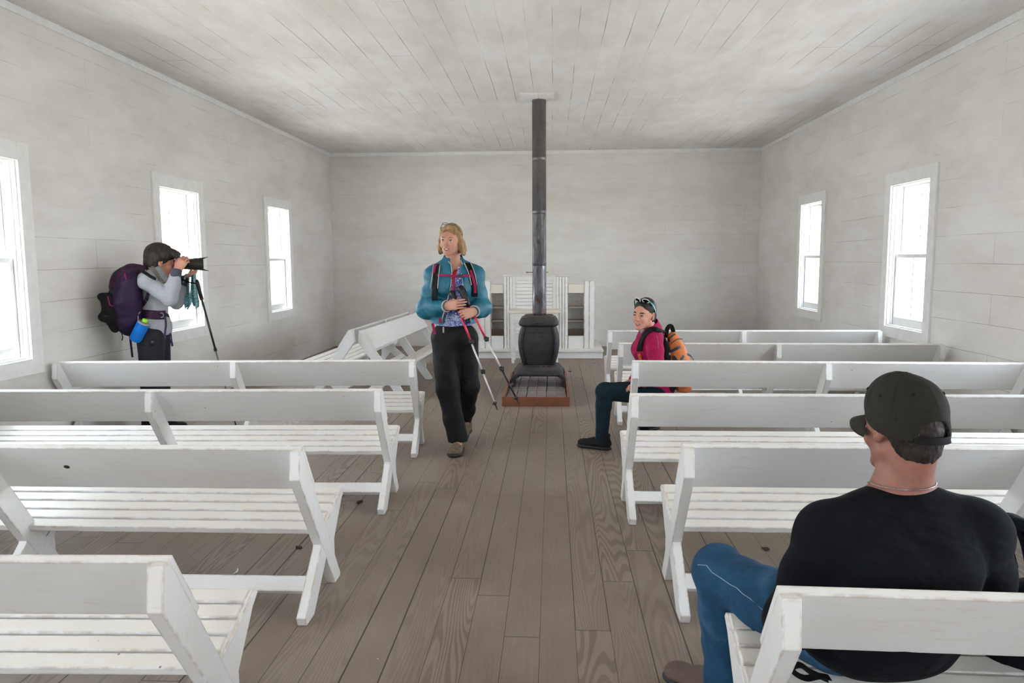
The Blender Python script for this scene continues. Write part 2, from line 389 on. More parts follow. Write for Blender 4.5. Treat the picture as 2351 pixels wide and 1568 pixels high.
def window(num, X, side, y0):
    """side +1: room lies on the +x side of the wall plane X (left wall), -1 the other"""
    w = S(empty('window_%d' % num, (X, y0+WW/2, ZB)))
    def bx(m, d0, d1, a, b, z0, z1, bev=0.0):      # d = distance out of the room, a/b along the wall, z above sill
        m.bx(-side*d0, -side*d1, a, b, z0, z1, bev)
    h = ZT-ZB; hw = WW/2
    m = MB(); cw = 0.115
    bx(m, -0.022, 0.0, -hw-cw, -hw, -0.11, h+0.125, 0.002); bx(m, -0.022, 0.0, hw, hw+cw, -0.11, h+0.125, 0.002)
    bx(m, -0.021, 0.0, -hw-0.001, hw+0.001, h, h+0.122, 0.002); bx(m, -0.021, 0.0, -hw-0.001, hw+0.001, -0.108, 0, 0.002)
    m.build('window_casing', M_trim, w)
    m = MB()
    bx(m, 0.0, WT+0.01, -hw, -hw+0.012, 0, h); bx(m, 0.0, WT+0.01, hw-0.012, hw, 0, h)
    bx(m, 0.0, WT+0.01, -hw+0.012, hw-0.012, h-0.012, h); bx(m, 0.0, WT+0.03, -hw+0.012, hw-0.012, 0, 0.014)
    for a, b in ((-hw+0.012, -hw+0.026), (hw-0.026, hw-0.012)):
        bx(m, 0.03, 0.045, a, b, 0.014, h-0.012, 0.002); bx(m, 0.084, 0.094, a, b, 0.014, h-0.012, 0.002)
    m.build('window_jamb', M_trim, w)
    mid = h/2
    for nm, d0, z0, z1, lo, hi in (('lower_sash', 0.048, 0.014, mid+0.02, 0.075, 0.035), ('upper_sash', 0.097, mid-0.02, h-0.012, 0.035, 0.05)):
        m = MB(); d1 = d0+0.034; a, b = -hw+0.014, hw-0.014; st = 0.045
        bx(m, d0, d1, a, a+st, z0, z1, 0.002); bx(m, d0, d1, b-st, b, z0, z1, 0.002)
        bx(m, d0, d1, a+st, b-st, z0, z0+lo, 0.002); bx(m, d0, d1, a+st, b-st, z1-hi, z1, 0.002)
        bx(m, d0+0.004, d1-0.004, -0.009, 0.009, z0+lo, z1-hi, 0.002)
        so = m.build(nm, M_trim, w)
        g = MB(); bx(g, d0+0.015, d0+0.018, a+st-0.004, -0.007, z0+lo-0.004, z1-hi+0.004); bx(g, d0+0.015, d0+0.018, 0.007, b-st+0.004, z0+lo-0.004, z1-hi+0.004)
        g.build('glass_panes', M_glass, so)
    return w
for i, y in enumerate(WIN_Y):
    window(i+1, XL, 1, y); window(i+1+len(WIN_Y), XR, -1, y)

# ---------------------------------------------------------------- benches
BL = 2.70
T_ = np.array([0.553, -0.833]); N_ = np.array([0.833, 0.553])
def make_bench_parts():
    P = []
    A = np.array([0.030, 0.713]); B = A+T_*0.240
    hl = BL/2
    P.append(('backrest', MB().prism([A, B, B+N_*0.024, A+N_*0.024], -hl, hl, 0.003)))
    s0 = np.array([0.252, 0.308]); s1 = np.array([0.576, 0.400]); sd = (s1-s0)/np.linalg.norm(s1-s0); sn = np.array([-sd[1], sd[0]])
    pitch = np.linalg.norm(s1-s0)/5
    for i in range(5):
        a = s0+sd*(pitch*i+0.003); b = s0+sd*(pitch*(i+1)-0.006)
        th = 0.026 if i < 4 else 0.032
        poly = [a-sn*th, b-sn*th, b, a] if i < 4 else [a-sn*th, b-sn*th, b+sd*0.006-sn*0.024, b+sd*0.008-sn*0.012, b+sd*0.003, a]
        ext = -0.009 if i else -0.03
        P.append(('seat_slat', MB().prism(poly, -hl-ext+0.003*(i % 2), hl+ext-0.002*(i % 3), 0.004)))
    post = [(0.002, 0.716), (-0.012, 0.602), (0.415, 0.0), (0.490, 0.0), (0.502, 0.012), (0.036, 0.714)]
    us = s0-sn*0.026; ue = s1-sn*0.026
    leg = [(0.0, 0.035), (0.014, 0.0), (0.112, 0.0), (0.305, 0.172), (0.425, 0.115), (0.424, 0.205), (0.566, 0.372), tuple(ue-sd*0.01), tuple(us), (0.235, 0.235)]
    w = 0.043
    for x0, sgn in ((-hl, 1), (-w/2, 1), (hl, -1)):
        P.append(('back_post', MB().prism(post, x0, x0+sgn*w, 0.003)))
        if x0 == -w/2: P.append(('seat_leg', MB().prism(leg, x0+sgn*0.004, x0+sgn*(w-0.002), 0.003)))
        else:
            ue2, us2 = s1+sd*0.010-sn*0.010, s0+sd*0.02-sn*0.012
            lg = leg[:6]+[(0.560, 0.345), tuple(s1+sd*0.022-sn*0.035), tuple(ue2), tuple(us2), tuple(us), (0.235, 0.235)]
            P.append(('seat_leg', MB().prism(lg, x0+sgn*0.001, x0+sgn*(w-0.002), 0.003)))
    e = np.array([0.758, 0.652]); q = np.array([-0.652, 0.758]); c = e*0.175+q*0.006
    P.append(('stretcher', MB().prism([c-e*0.034-q*0.014, c+e*0.034-q*0.014, c+e*0.034+q*0.014, c-e*0.034+q*0.014], -hl+0.002, hl-0.002, 0.003)))
    return P
GB = 'white slatted benches in the room'
bench0 = thing('bench', 'x', 'bench', group=GB)
for nm, mb in make_bench_parts(): mb.build(nm, M_bench, bench0)
BENCH = {
 'L4': (-1, -0.938, 1.690, -0.035, 'white slatted bench at the bottom left corner, nearest on the left side of the aisle'),
 'L3': (-1, -0.974, 2.780, -0.007, 'white bench with a dark knot in its backrest, left side'),
 'L2': (-1, -0.955, 4.085, -0.037, 'white slatted bench with scuffed grey backrest, third back on the left of the aisle'),
 'L1': (-1, -0.994, 5.315, -0.049, 'farthest straight bench on the left, its backrest crossing in front of the photographer\'s legs'),
 'RF': (1, 0.504, 1.600, -0.03, 'white bench at the bottom right on which the man in the cap sits'),
 'RE': (1, 0.509, 2.870, 0.001, 'white bench directly in front of the man in the cap, his knee beside its end'),
 'RD': (1, 0.418, 3.975, 0.001, 'white bench whose backrest passes behind the cap, one row behind the young woman in crimson'),
 'RC': (1, 0.569, 5.300, -0.030, 'white bench on which the young woman in crimson sits beside the aisle'),
 'RB': (1, 0.570, 6.440, -0.023, 'white bench right in front of the young woman in crimson, second from the stove end'),
 'RA': (1, 0.563, 7.560, 0.001, 'farthest white bench on the right side, nearest the platform'),
}
first = True
def place_bench(cx, cy, rz, label):
    global first
    if first:
        o = bench0; first = False
    else:
        o = bench0.copy(); COL.objects.link(o)
        for ch in list(bench0.children):
            c = ch.copy(); COL.objects.link(c); c.parent = o
    o.location = (cx, cy, 0); o.rotation_euler = (0, 0, rz); o['label'] = label
    return o
for k, (side, x0, y0, th, lab) in BENCH.items():
    sc_ = 0.974 if side < 0 else 1.0
    u = np.array([side*math.cos(th), math.sin(th)]); c = np.array([x0, y0])+u*BL/2*sc_
    bn = place_bench(c[0], c[1], th if side > 0 else -th, lab); bn.scale = (sc_, 1, 0.985 if k == 'RF' else 1)
    if k == 'L3':   # dark knot in the rear face of this backrest
        yk = 2.83
        for _ in range(30):
            p = px(153, 1072, yk); yk = 2.780-0.007*1.0-0.001+0.030+(0.713-p[2])*0.664
        R_ = Matrix.Rotation(-th if side < 0 else th, 4, 'Z'); Mi = (Matrix.Translation((c[0], c[1], 0)) @ R_ @ Matrix.Diagonal((sc_, 1, 1, 1))).inverted()
        q = Mi @ Vector(p); nk_ = np.array([0, -0.833, -0.553]); tk_ = np.array([0, 0.553, -0.833])
        MB().ball(tuple(q), (0.013, 0.010, 0.0025), np.stack([[1, 0, 0], tk_, nk_], 1), 16).build('knot', simple('dark_knot_wood', (0.20, 0.16, 0.14), 0.7), bn)
th = 0.042; u = np.array([math.sin(th), math.cos(th)]); n = np.array([math.cos(th), -math.sin(th)])
c = np.array([-2.013, 7.617])+u*BL/2
place_bench(c[0], c[1], -math.pi/2-th, 'bench set lengthwise behind the teal-jacketed woman, its front facing the stove')
c2 = c-n*0.045-u*0.03
place_bench(c2[0], c2[1], math.pi/2-th, 'bench set lengthwise back-to-back with the other, its seat facing the left wall')

# ---------------------------------------------------------------- stove on its brick tray
def make_iron():
    t = NT('dusty_cast_iron'); v = t.coord(); n1 = t.noise(v, 16, 5, 0.65); n2 = t.noise(v, 4, 3)
    gn = t.n('ShaderNodeNewGeometry'); sz = t.n('ShaderNodeSeparateXYZ'); t.l(gn.outputs['Normal'], sz.inputs[0])
    c = t.ramp(n1, [(0.3, (0.016, 0.016, 0.017)), (0.7, (0.036, 0.036, 0.038))])
    dust = t.math('MULTIPLY', t.ramp(sz.outputs[2], [(0.35, 0.0), (0.9, 1.0)]), t.ramp(n2, [(0.3, 0.35), (0.7, 0.9)]))
    c = t.mix(dust, c, (0.095, 0.082, 0.072)); t.base(c, 0.6, 0.1, 0.4); t.bump(n1, 0.5, 0.004); return t.m
M_iron = make_iron()
M_ironrust = simple('rusty_iron_lid', (0.30, 0.26, 0.24), 0.6, 0.2, 0.4, 10, 0.3, 0.35)
def make_pipe_mat():
    t = NT('mottled_stove_pipe'); v = t.coord((1.4, 1.4, 0.22))
    n1 = t.noise(v, 17, 5, 0.65, 0.6); n2 = t.noise(t.coord((1, 1, 0.6)), 11, 4)
    c = t.ramp(n1, [(0.34, (0.02, 0.018, 0.018)), (0.44, (0.07, 0.07, 0.075)), (0.60, (0.12, 0.12, 0.13)), (0.70, (0.30, 0.30, 0.32))])
    tc = t.n('ShaderNodeTexCoord'); sp = t.n('ShaderNodeSeparateXYZ'); t.l(tc.outputs['Object'], sp.inputs[0])
    up = t.ramp(t.math('DIVIDE', sp.outputs[2], 3.2), [(0.45, 0.0), (0.80, 0.85)])
    c = t.mix(up, c, t.ramp(n2, [(0.3, (0.10, 0.092, 0.09)), (0.7, (0.17, 0.155, 0.15))]))
    rust = t.math('MULTIPLY', t.ramp(n2, [(0.56, 0.0), (0.63, 1.0)]), t.ramp(t.math('DIVIDE', sp.outputs[2], 3.2), [(0.45, 0.85), (0.62, 0.15)]))
    c = t.mix(rust, c, (0.05, 0.022, 0.018))
    t.base(c, t.ramp(n1, [(0.3, 0.55), (0.7, 0.28)]), 0.75); t.bump(n1, 0.15, 0.003); return t.m
M_pipe = make_pipe_mat()
SX, SY = -0.150, 8.38
def sq_loft(m, secs, n=48, p=4.0, mi=0, cx=0, cy=0):
    vs = []
    for hx, hy, z in secs:
        for k in range(n):
            t = 2*math.pi*k/n; ca, sa = math.cos(t), math.sin(t)
            r = (abs(ca)**p+abs(sa)**p)**(-1/p); vs.append((cx+hx*r*ca, cy+hy*r*sa, z))
    fs = [[i*n+k, i*n+(k+1) % n, (i+1)*n+(k+1) % n, (i+1)*n+k] for i in range(len(secs)-1) for k in range(n)]
    fs += [list(range(n))[::-1], [(len(secs)-1)*n+k for k in range(n)]]
    m.add(vs, fs, mi, True)
TOPB = 0.052
st = thing('wood_stove', 'black cast iron box-belly wood stove with bulging sides standing on a brick tray', 'stove', (SX, SY, TOPB))
zz = lambda z: z-TOPB
m = MB(); sq_loft(m, [(0.185, 0.20, zz(0.275)), (0.19, 0.205, zz(0.30)), (0.212, 0.228, zz(0.38)), (0.226, 0.24, zz(0.46)), (0.230, 0.245, zz(0.53)), (0.226, 0.24, zz(0.60)), (0.208, 0.225, zz(0.665)), (0.190, 0.208, zz(0.70)), (0.186, 0.204, zz(0.715))], p=5)
m.build('firebox', M_iron, st)
for sgn in (-1, 1):   # vertical ribs at the corners
    pts = [(sgn*x, -y, zz(z)) for x, y, z in ((0.158, 0.203, 0.285), (0.176, 0.230, 0.38), (0.188, 0.2445, 0.47), (0.190, 0.247, 0.54), (0.184, 0.241, 0.61), (0.168, 0.222, 0.675), (0.160, 0.207, 0.70))]
    m = MB(); m.tube(pts, 0.012, 8)
    m.build('corner_rib', M_iron, st)
    m = MB(); m.tube([(a, -b, c) for a, b, c in pts], 0.012, 8)
    m.build('corner_rib', M_iron, st)
m = MB()   # raised plate on the front with relief bars
for w_, y_, z_ in ((0.13, -0.240, 0.655), (0.085, -0.2455, 0.60), (0.07, -0.2465, 0.515), (0.075, -0.2465, 0.49), (0.06, -0.2455, 0.465), (0.05, -0.2435, 0.44)):
    m.box((0, y_, zz(z_)), (w_*2, 0.006, 0.008), None, 0.002)
m.build('relief_panel', M_iron, st)
m = MB(); sq_loft(m, [(0.188, 0.206, zz(0.705)), (0.205, 0.222, zz(0.712)), (0.219, 0.238, zz(0.722)), (0.222, 0.24, zz(0.742)), (0.214, 0.232, zz(0.765)), (0.196, 0.214, zz(0.795)), (0.190, 0.208, zz(0.802))], p=6)
m.build('top_plate', M_iron, st)
m = MB(); sq_loft(m, [(0.165, 0.185, zz(0.800)), (0.165, 0.185, zz(0.815)), (0.155, 0.175, zz(0.822))], p=7); m.build('stove_lid', M_ironrust, st)
m = MB(); m.tube([(-0.045, -0.245, zz(0.752)), (-0.03, -0.262, zz(0.757)), (0.03, -0.262, zz(0.757)), (0.045, -0.245, zz(0.752))], 0.007, 8); m.build('lid_handle', M_iron, st)
m = MB(); sq_loft(m, [(0.27, 0.29, zz(0.172)), (0.276, 0.297, zz(0.185)), (0.272, 0.292, zz(0.205)), (0.235, 0.25, zz(0.255)), (0.20, 0.215, zz(0.262)), (0.19, 0.205, zz(0.285))], p=7)
for i in range(5): m.box((-0.11+0.055*i, -0.207, zz(0.275)), (0.022, 0.012, 0.018), None, 0.003)
m.build('base_skirt', M_iron, st)
for sx_ in (-1, 1):
    for sy_ in (-1, 1):
        m = MB(); m.tube([(sx_*0.225, sy_*0.245, zz(0.185)), (sx_*0.262, sy_*0.275, zz(0.165)), (sx_*0.276, sy_*0.290, zz(0.135)), (sx_*0.262, sy_*0.280, zz(0.10)), (sx_*0.262, sy_*0.283, zz(0.075)), (sx_*0.290, sy_*0.305, zz(0.060)), (sx_*0.318, sy_*0.325, zz(0.062))],
                       [0.03, 0.03, 0.026, 0.019, 0.015, 0.013, 0.010], 10)
        m.build('leg', M_iron, st)
pipe = thing('stove_pipe', 'tall mottled grey metal flue pipe rising from the stove lid to the ceiling', 'stove pipe', (SX+0.005, SY+0.02, 0))
zs = [0.815, px(1237, 609, SY)[2], px(1237, 490, SY)[2], px(1237, 368, SY)[2], HC-0.012]
for i in range(4):
    a, b = zs[i], zs[i+1]; r0 = 0.077
    m = MB(); m.lathe([(r0*0.985, a), (r0, a+0.003), (r0, a+0.02), (r0*1.025, a+0.024), (r0*1.025, a+0.03), (r0, a+0.034), (r0*0.992, b-0.01), (r0*0.985, b+0.004)], n=40)
    m.build('pipe_section', M_pipe, pipe)
m = MB(); z_ = px(1237, 625, SY)[2]; m.tube([(-0.13, -0.03, z_), (-0.075, -0.03, z_), (0.10, 0.0, z_)], 0.0035, 8); m.box((-0.137, -0.03, z_), (0.02, 0.006, 0.012), None, 0.002)
m.build('damper_handle', M_ironrust, pipe)
m = MB(); zc = HC-0.010
m.bx(-0.20, 0.17, -0.27, 0.16, zc-0.012, HC-0.0001, 0.002)
o = m.build('ceiling_collar', M_ceil); o.location = (SX, SY, 0); tag(o, 'small painted board patch around the flue where it meets the ceiling', 'ceiling patch')

M_tray = simple('orange_brown_wood', (0.50, 0.29, 0.19), 0.5, var=0.2, scale=7, bump=0.1)
tx0, tx1, ty0, ty1 = -0.497, 0.172, 7.28, 8.98
tray = thing('hearth_tray', 'shallow orange-brown wooden tray filled with bricks under the stove', 'tray', ((tx0+tx1)/2, (ty0+ty1)/2, 0))
ox, oy = (tx0+tx1)/2, (ty0+ty1)/2
hx, hy = (tx1-tx0)/2, (ty1-ty0)/2
for b in ((-hx, hx, -hy, -hy+0.022), (-hx, hx, hy-0.022, hy), (-hx, -hx+0.022, -hy+0.022, hy-0.022), (hx-0.022, hx, -hy+0.022, hy-0.022)):
    MB().bx(b[0], b[1], b[2], b[3], 0.0, 0.094, 0.002).build('tray_side', M_tray, tray)
MB().bx(-hx+0.022, hx-0.022, -hy+0.022, hy-0.022, 0.001, 0.008).build('tray_bottom', simple('dark_soot', (0.22, 0.19, 0.18), 0.9, bump=0), tray)
M_brick = simple('dusty_pale_brick', (0.50, 0.46, 0.45), 0.85, var=0.22, scale=16, bump=0.4)
bme = MB().box((0, 0, 0.0225), (0.100, 0.274, 0.043), None, 0.004).build('brick', M_brick)
rng = random.Random(3); k = 0
nx, ny = 6, 6
for j in range(ny):
    for i in range(nx):
        o = bme if k == 0 else bme.copy()
        if k: COL.objects.link(o)
        wx = (tx1-tx0-0.05)/nx; wy = (ty1-ty0-0.05)/ny
        o.location = (tx0+0.025+wx*(i+0.5)+rng.uniform(-.003, .003), ty0+0.025+wy*(j+0.5)+rng.uniform(-.004, .004), 0.0085)
        o.rotation_euler = (0, 0, rng.uniform(-.02, .02)); o.scale = (rng.uniform(0.96, 1.0), 0.97, rng.uniform(0.97, 1.0))
        tag(o, 'one of the dusty pale bricks laid in the wooden tray under the stove', 'brick', 'bricks in the tray under the stove'); k += 1

# ---------------------------------------------------------------- platform, pulpit, shelves, table
PY = 10.87; PZ = 0.127
pf = thing('platform', 'low white wooden platform along the back wall under the pulpit', 'platform', (-0.24, PY, 0))
MB().bx(-0.985, 0.985, -0.02, YB-PY-0.002, PZ-0.032, PZ, 0.004).build('platform_top', M_cab, pf)
MB().bx(-0.975, 0.975, 0.0, YB-PY-0.004, 0.0, PZ-0.033, 0.002).build('platform_riser', M_cab, pf)
pu = thing('pulpit', 'white wooden pulpit panel with horizontal slats and fluted side boards behind the stove', 'pulpit', (-0.243, 11.02, PZ))
xa = px(1157, 700, 11.0)[0]+0.243; xb = px(1303, 700, 11.0)[0]+0.243; zt = 1.195-PZ
for s_, x0, x1 in ((-1, xa, xa+0.125), (1, xb-0.165, xb)):
    m = MB(); m.bx(x0, x1, -0.02, 0.02, 0, zt, 0.003)
    for q in range(3 if s_ < 0 else 4):
        w_ = (x1-x0)/(3 if s_ < 0 else 4); m.bx(x0+w_*q+0.006, x0+w_*(q+1)-0.006, -0.034, -0.018, 0.0, zt-0.01, 0.004)
    m.build('fluted_pilaster', M_cab, pu)
x0, x1 = xa+0.125, xb-0.165
MB().bx(x0, x0+0.05, -0.012, 0.02, 0, zt, 0.002).bx(x1-0.05, x1, -0.012, 0.02, 0, zt, 0.002).bx(x0+0.05, x1-0.05, -0.012, 0.02, zt-0.06, zt, 0.002).build('panel_frame', M_cab, pu)
for i in range(19):
    z1 = zt-0.06-i*0.053
    if z1-0.05 < 0: break
    MB().bx(x0+0.05, x1-0.05, -0.004, 0.018, z1-0.050, z1, 0.003).build('panel_slat', M_cab, pu)
MB().bx(xa-0.015, xb+0.015, -0.045, 0.14, zt, zt+0.018, 0.004).build('cap_moulding', M_cab, pu)
MB().bx(xa+0.005, xb-0.005, 0.02, 0.12, 0.0, zt-0.001).build('pulpit_back', M_cab, pu)
def shelf_unit(label, xo0, xo1, post0, post1):
    """xo0..xo1 opening, post0..post1 outer post (world x)"""
    cx = (xo0+xo1)/2
    r = thing('shelf_unit', label, 'shelf', (cx, 11.03, PZ), group='open shelves flanking the pulpit')
    a, b = xo0-cx, xo1-cx; d = 0.24
    MB().bx(a, b, -0.01, 0.012, 0.945-PZ, 1.075-PZ, 0.003).build('top_rail', M_cream, r)
    MB().bx(a, b, -0.012, 0.012, 0.0, 0.315-PZ, 0.003).build('bottom_panel', M_cab, r)
    for z_ in (px(1320, 704, 11.05)[2], px(1320, 735, 11.05)[2]):
        MB().bx(a, b, 0.0, d, z_-0.024-PZ, z_-PZ, 0.002).build('shelf_board', simple('bare_tan_wood', (0.56, 0.52, 0.46), 0.8), r)
    MB().bx(a, b, d, d+0.015, 0, 1.07-PZ).build('shelf_back', simple('pale_grey_boards', (0.78, 0.77, 0.75), 0.8), r)
    MB().bx(a, b, 0.012, d, 0.0, 0.30-PZ).build('shelf_floor', simple('bare_grey_wood', (0.40, 0.35, 0.30), 0.8), r)
    MB().bx(a, b, 0.10, 0.13, 0.30-PZ, 0.405-PZ, 0.002).build('inner_riser', simple('bare_grey_wood', (0.40, 0.35, 0.30), 0.8), r)
    p0, p1 = post0-cx, post1-cx
    m = MB(); m.bx(p0, p1, -0.015, 0.03, 0, 1.125-PZ, 0.003)
    w_ = (p1-p0)/2
    for q in range(2): m.bx(p0+w_*q+0.005, p0+w_*(q+1)-0.005, -0.026, -0.013, 0, 1.12-PZ, 0.003)
    m.build('fluted_post', M_cab, r)
    MB().bx(p0-0.02, p1+0.03, -0.03, 0.05, 1.126-PZ, 1.138-PZ, 0.002).build('post_cap', M_cab, r)
    MB().bx(p0, p1, 0.03, d+0.015, 0, 1.07-PZ).build('end_panel', M_cab, r)
X = lambda u, v=720: px(u, v, 11.03)[0]
shelf_unit('open shelf unit right of the pulpit, cream top rail and fluted end post', X(1304.5), X(1340.5), X(1341), X(1364))
shelf_unit('open shelf unit left of the pulpit, partly hidden by the woman in teal', X(1127), X(1155.8), X(1100), X(1126.5))
ta = thing('side_table', 'small cream-topped white table standing in front of the pulpit behind the stove', 'table', (-0.243, 10.52, 0))
tw = 0.365
MB().bx(-tw, tw, -0.19, 0.19, 0.70, 0.738, 0.004).build('tabletop', M_cream, ta)
MB().bx(-tw+0.04, tw-0.04, -0.17, -0.15, 0.60, 0.70, 0.002).bx(-tw+0.04, tw-0.04, 0.15, 0.17, 0.60, 0.70, 0.002).build('apron', M_cab, ta)
for sx_ in (-1, 1):
    for sy_ in (-1, 1):
        c_ = sx_*(tw-0.06); MB().bx(c_-0.02, c_+0.02, sy_*0.16-0.02, sy_*0.16+0.02, 0, 0.70, 0.002).build('leg', M_cab, ta)

# floor litter
M_leaf = simple('dry_brown_leaf', (0.22, 0.16, 0.12), 0.9, var=0.3)
lf = None
for i, (u, v, lab) in enumerate(((760, 1034, 'brown leaf scrap on the floor by the third left bench'), (826, 1153, 'flat reddish brown leaf scrap under the rail of the third left bench'),
                    (686, 1258, 'small dark leaf crumb on the floor left of the second bench leg'), (1757, 1261, 'dark leaf scrap on the floor near the man\'s knee'),
                    (1308, 853, 'small dark leaf scrap on the floor right of the stove'))):
    d = (u-IW/2)*CR + (IH/2-v)*CU + FPX*CF; p = np.array([0, 0, CAMH])+d*(-CAMH/d[2])
    rg = random.Random(i+5); m = MB(); n_ = 9
    ring = [(0.028*(0.6+0.7*rg.random())*math.cos(2*math.pi*q/n_), 0.016*(0.5+0.8*rg.random())*math.sin(2*math.pi*q/n_), 0.003+0.005*rg.random()) for q in range(n_)]
    m.add([(0, 0, 0.004)]+ring+[(x, y, 0.0005) for x, y, z in ring], [[0, 1+q, 1+(q+1) % n_] for q in range(n_)]+[[1+q, 1+n_+q, 1+n_+(q+1) % n_, 1+(q+1) % n_] for q in range(n_)])
    o = m.build('leaf_scrap', M_leaf); o.location = (p[0], p[1], 0); o.rotation_euler = (0, 0, rg.random()*3)
    tag(o, lab, 'leaf', 'scraps of leaf on the floor')
d = (540-IW/2)*CR + (IH/2-1314)*CU + FPX*CF; p = np.array([0, 0, CAMH])+d*(-CAMH/d[2])
m = MB(); m.tube([(0, -0.02, 0.002), (0.008, 0, 0.003), (0.006, 0.015, 0.006), (0, 0.026, 0.011)], [0.001, 0.005, 0.004, 0.0012], 8, flat=(0.25, 1), up=(0, 0, 1))
o = m.build('feather', M_trim); o.location = (p[0], p[1], 0); tag(o, 'small curled white feather on the floor beyond the nearest left bench', 'feather')

# ---------------------------------------------------------------- implicit surfaces for people and cloth
def nrm(v): v = np.array(v, float); return v/(np.linalg.norm(v)+1e-12)
class Sdf:
    def __init__(s, lo, hi, h):
        s.lo = np.array(lo, float); s.h = h
        s.n = np.ceil((np.array(hi, float)-s.lo)/h).astype(int)+1
        s.ax = [(s.lo[i]+h*np.arange(s.n[i])).astype(np.float32) for i in range(3)]
        s.F = np.full(s.n, 1.0, np.float32)
    def _sub(s, lo, hi, pad):
        a = np.clip(np.floor((np.array(lo)-pad-s.lo)/s.h).astype(int), 0, s.n)
        b = np.clip(np.ceil((np.array(hi)+pad-s.lo)/s.h).astype(int)+1, 0, s.n)
        if np.any(b <= a): return None
        sl = tuple(slice(a[i], b[i]) for i in range(3))
        X = s.ax[0][sl[0]][:, None, None]; Y = s.ax[1][sl[1]][None, :, None]; Z = s.ax[2][sl[2]][None, None, :]
        return sl, X, Y, Z
    def _comb(s, lo, hi, fn, k, op, extra=0.0):
        r = s._sub(lo, hi, k+2.5*s.h+extra)
        if r is None: return s
        sl, X, Y, Z = r; d = fn(X, Y, Z).astype(np.float32); f = s.F[sl]
        if op == 'add':
            h = np.clip(0.5+0.5*(f-d)/k, 0, 1); s.F[sl] = f*(1-h)+d*h-k*h*(1-h)
        elif op == 'sub':
            h = np.clip(0.5-0.5*(f+d)/k, 0, 1); s.F[sl] = f*(1-h)-d*h+k*h*(1-h)
        return s
    def cone(s, a, b, ra, rb, k=0.01, op='add'):
        a = np.array(a, float); b = np.array(b, float); m = max(ra, rb); ab = b-a; L2 = ab@ab+1e-12
        def fn(X, Y, Z):
            px_, py_, pz_ = X-a[0], Y-a[1], Z-a[2]
            t = np.clip((px_*ab[0]+py_*ab[1]+pz_*ab[2])/L2, 0, 1)
            return np.sqrt((px_-t*ab[0])**2+(py_-t*ab[1])**2+(pz_-t*ab[2])**2)-(ra+(rb-ra)*t)
        return s._comb(np.minimum(a, b)-m, np.maximum(a, b)+m, fn, k, op)
    def chain(s, pts, rs, k=0.01, op='add'):
        for i in range(len(pts)-1): s.cone(pts[i], pts[i+1], rs[i], rs[i+1], k, op)
        return s
    def ell(s, c, r, M=None, k=0.01, op='add'):
        c = np.array(c, float); r = np.array(r, float); M = np.eye(3) if M is None else np.array(M, float)
        ext = np.sqrt(((M*r)**2).sum(1))
        def fn(X, Y, Z):
            p = [X-c[0], Y-c[1], Z-c[2]]
            q = [p[0]*M[0, i]+p[1]*M[1, i]+p[2]*M[2, i] for i in range(3)]
            k0 = np.sqrt(sum((q[i]/r[i])**2 for i in range(3))); k1 = np.sqrt(sum((q[i]/r[i]**2)**2 for i in range(3)))
            return k0*(k0-1)/(k1+1e-9)
        return s._comb(c-ext, c+ext, fn, k, op)
    def box(s, c, half, M=None, rad=0.005, k=0.005, op='add'):
        c = np.array(c, float); hf = np.array(half, float); M = np.eye(3) if M is None else np.array(M, float)
        ext = np.abs(M) @ hf
        def fn(X, Y, Z):
            p = [X-c[0], Y-c[1], Z-c[2]]
            q = [np.abs(p[0]*M[0, i]+p[1]*M[1, i]+p[2]*M[2, i])-(hf[i]-rad) for i in range(3)]
            o = np.sqrt(sum(np.maximum(x, 0)**2 for x in q)); return o+np.minimum(np.maximum(np.maximum(q[0], q[1]), q[2]), 0)-rad
        return s._comb(c-ext, c+ext, fn, k, op)
    def cut(s, p, n, k=0.003):
        """keep the side opposite to n"""
        n = nrm(n); p = np.array(p, float)
        d = ((s.ax[0]-p[0])*n[0])[:, None, None]+((s.ax[1]-p[1])*n[1])[None, :, None]+((s.ax[2]-p[2])*n[2])[None, None, :]
        s.F = np.maximum(s.F, d.astype(np.float32)); return s
    def wrinkle(s, amp, freq, seed=0, lo=None, hi=None):
        r = random.Random(seed); sl = (slice(None),)*3; X, Y, Z = s.ax[0][:, None, None], s.ax[1][None, :, None], s.ax[2][None, None, :]
        if lo is not None: sl, X, Y, Z = s._sub(lo, hi, 0)
        acc = 0
        for i in range(5):
            d = nrm([r.gauss(0, 1) for _ in range(3)])*freq*(0.6+0.25*i); e = nrm([r.gauss(0, 1) for _ in range(3)])*freq*0.5
            acc = acc+np.sin((X*d[0]+Y*d[1]+Z*d[2])+1.7*np.sin(X*e[0]+Y*e[1]+Z*e[2]+i)+r.random()*6)/(1+0.3*i)
        s.F[sl] = s.F[sl]+(acc*amp/3).astype(np.float32); return s
    def at(s, p):
        i = (np.array(p)-s.lo)/s.h; i0 = np.floor(i).astype(int)
        if np.any(i0 < 0) or np.any(i0 >= s.n-1): return 1.0
        f = i-i0; v = 0.0
        for a in (0, 1):
            for b in (0, 1):
                for c in (0, 1):
                    v += s.F[i0[0]+a, i0[1]+b, i0[2]+c]*(f[0] if a else 1-f[0])*(f[1] if b else 1-f[1])*(f[2] if c else 1-f[2])
        return float(v)
    def normal(s, p):
        e = s.h*1.5; p = np.array(p, float)
        return nrm([s.at(p+np.eye(3)[i]*e)-s.at(p-np.eye(3)[i]*e) for i in range(3)])
    def hit(s, u, v, off=0.0, y0=None, y1=None):
        """surface point seen at photo pixel u, v, lifted by off"""
        y0 = s.lo[1] if y0 is None else y0; y1 = s.lo[1]+s.h*(s.n[1]-1) if y1 is None else y1
        best = None
        for y in np.arange(y0, y1, s.h*0.5):
            p = px(u, v, y); f = s.at(p)
            if best is None or f < best[0]: best = (f, p)
            if f < 0: break
        p = best[1]; return p+s.normal(p)*off
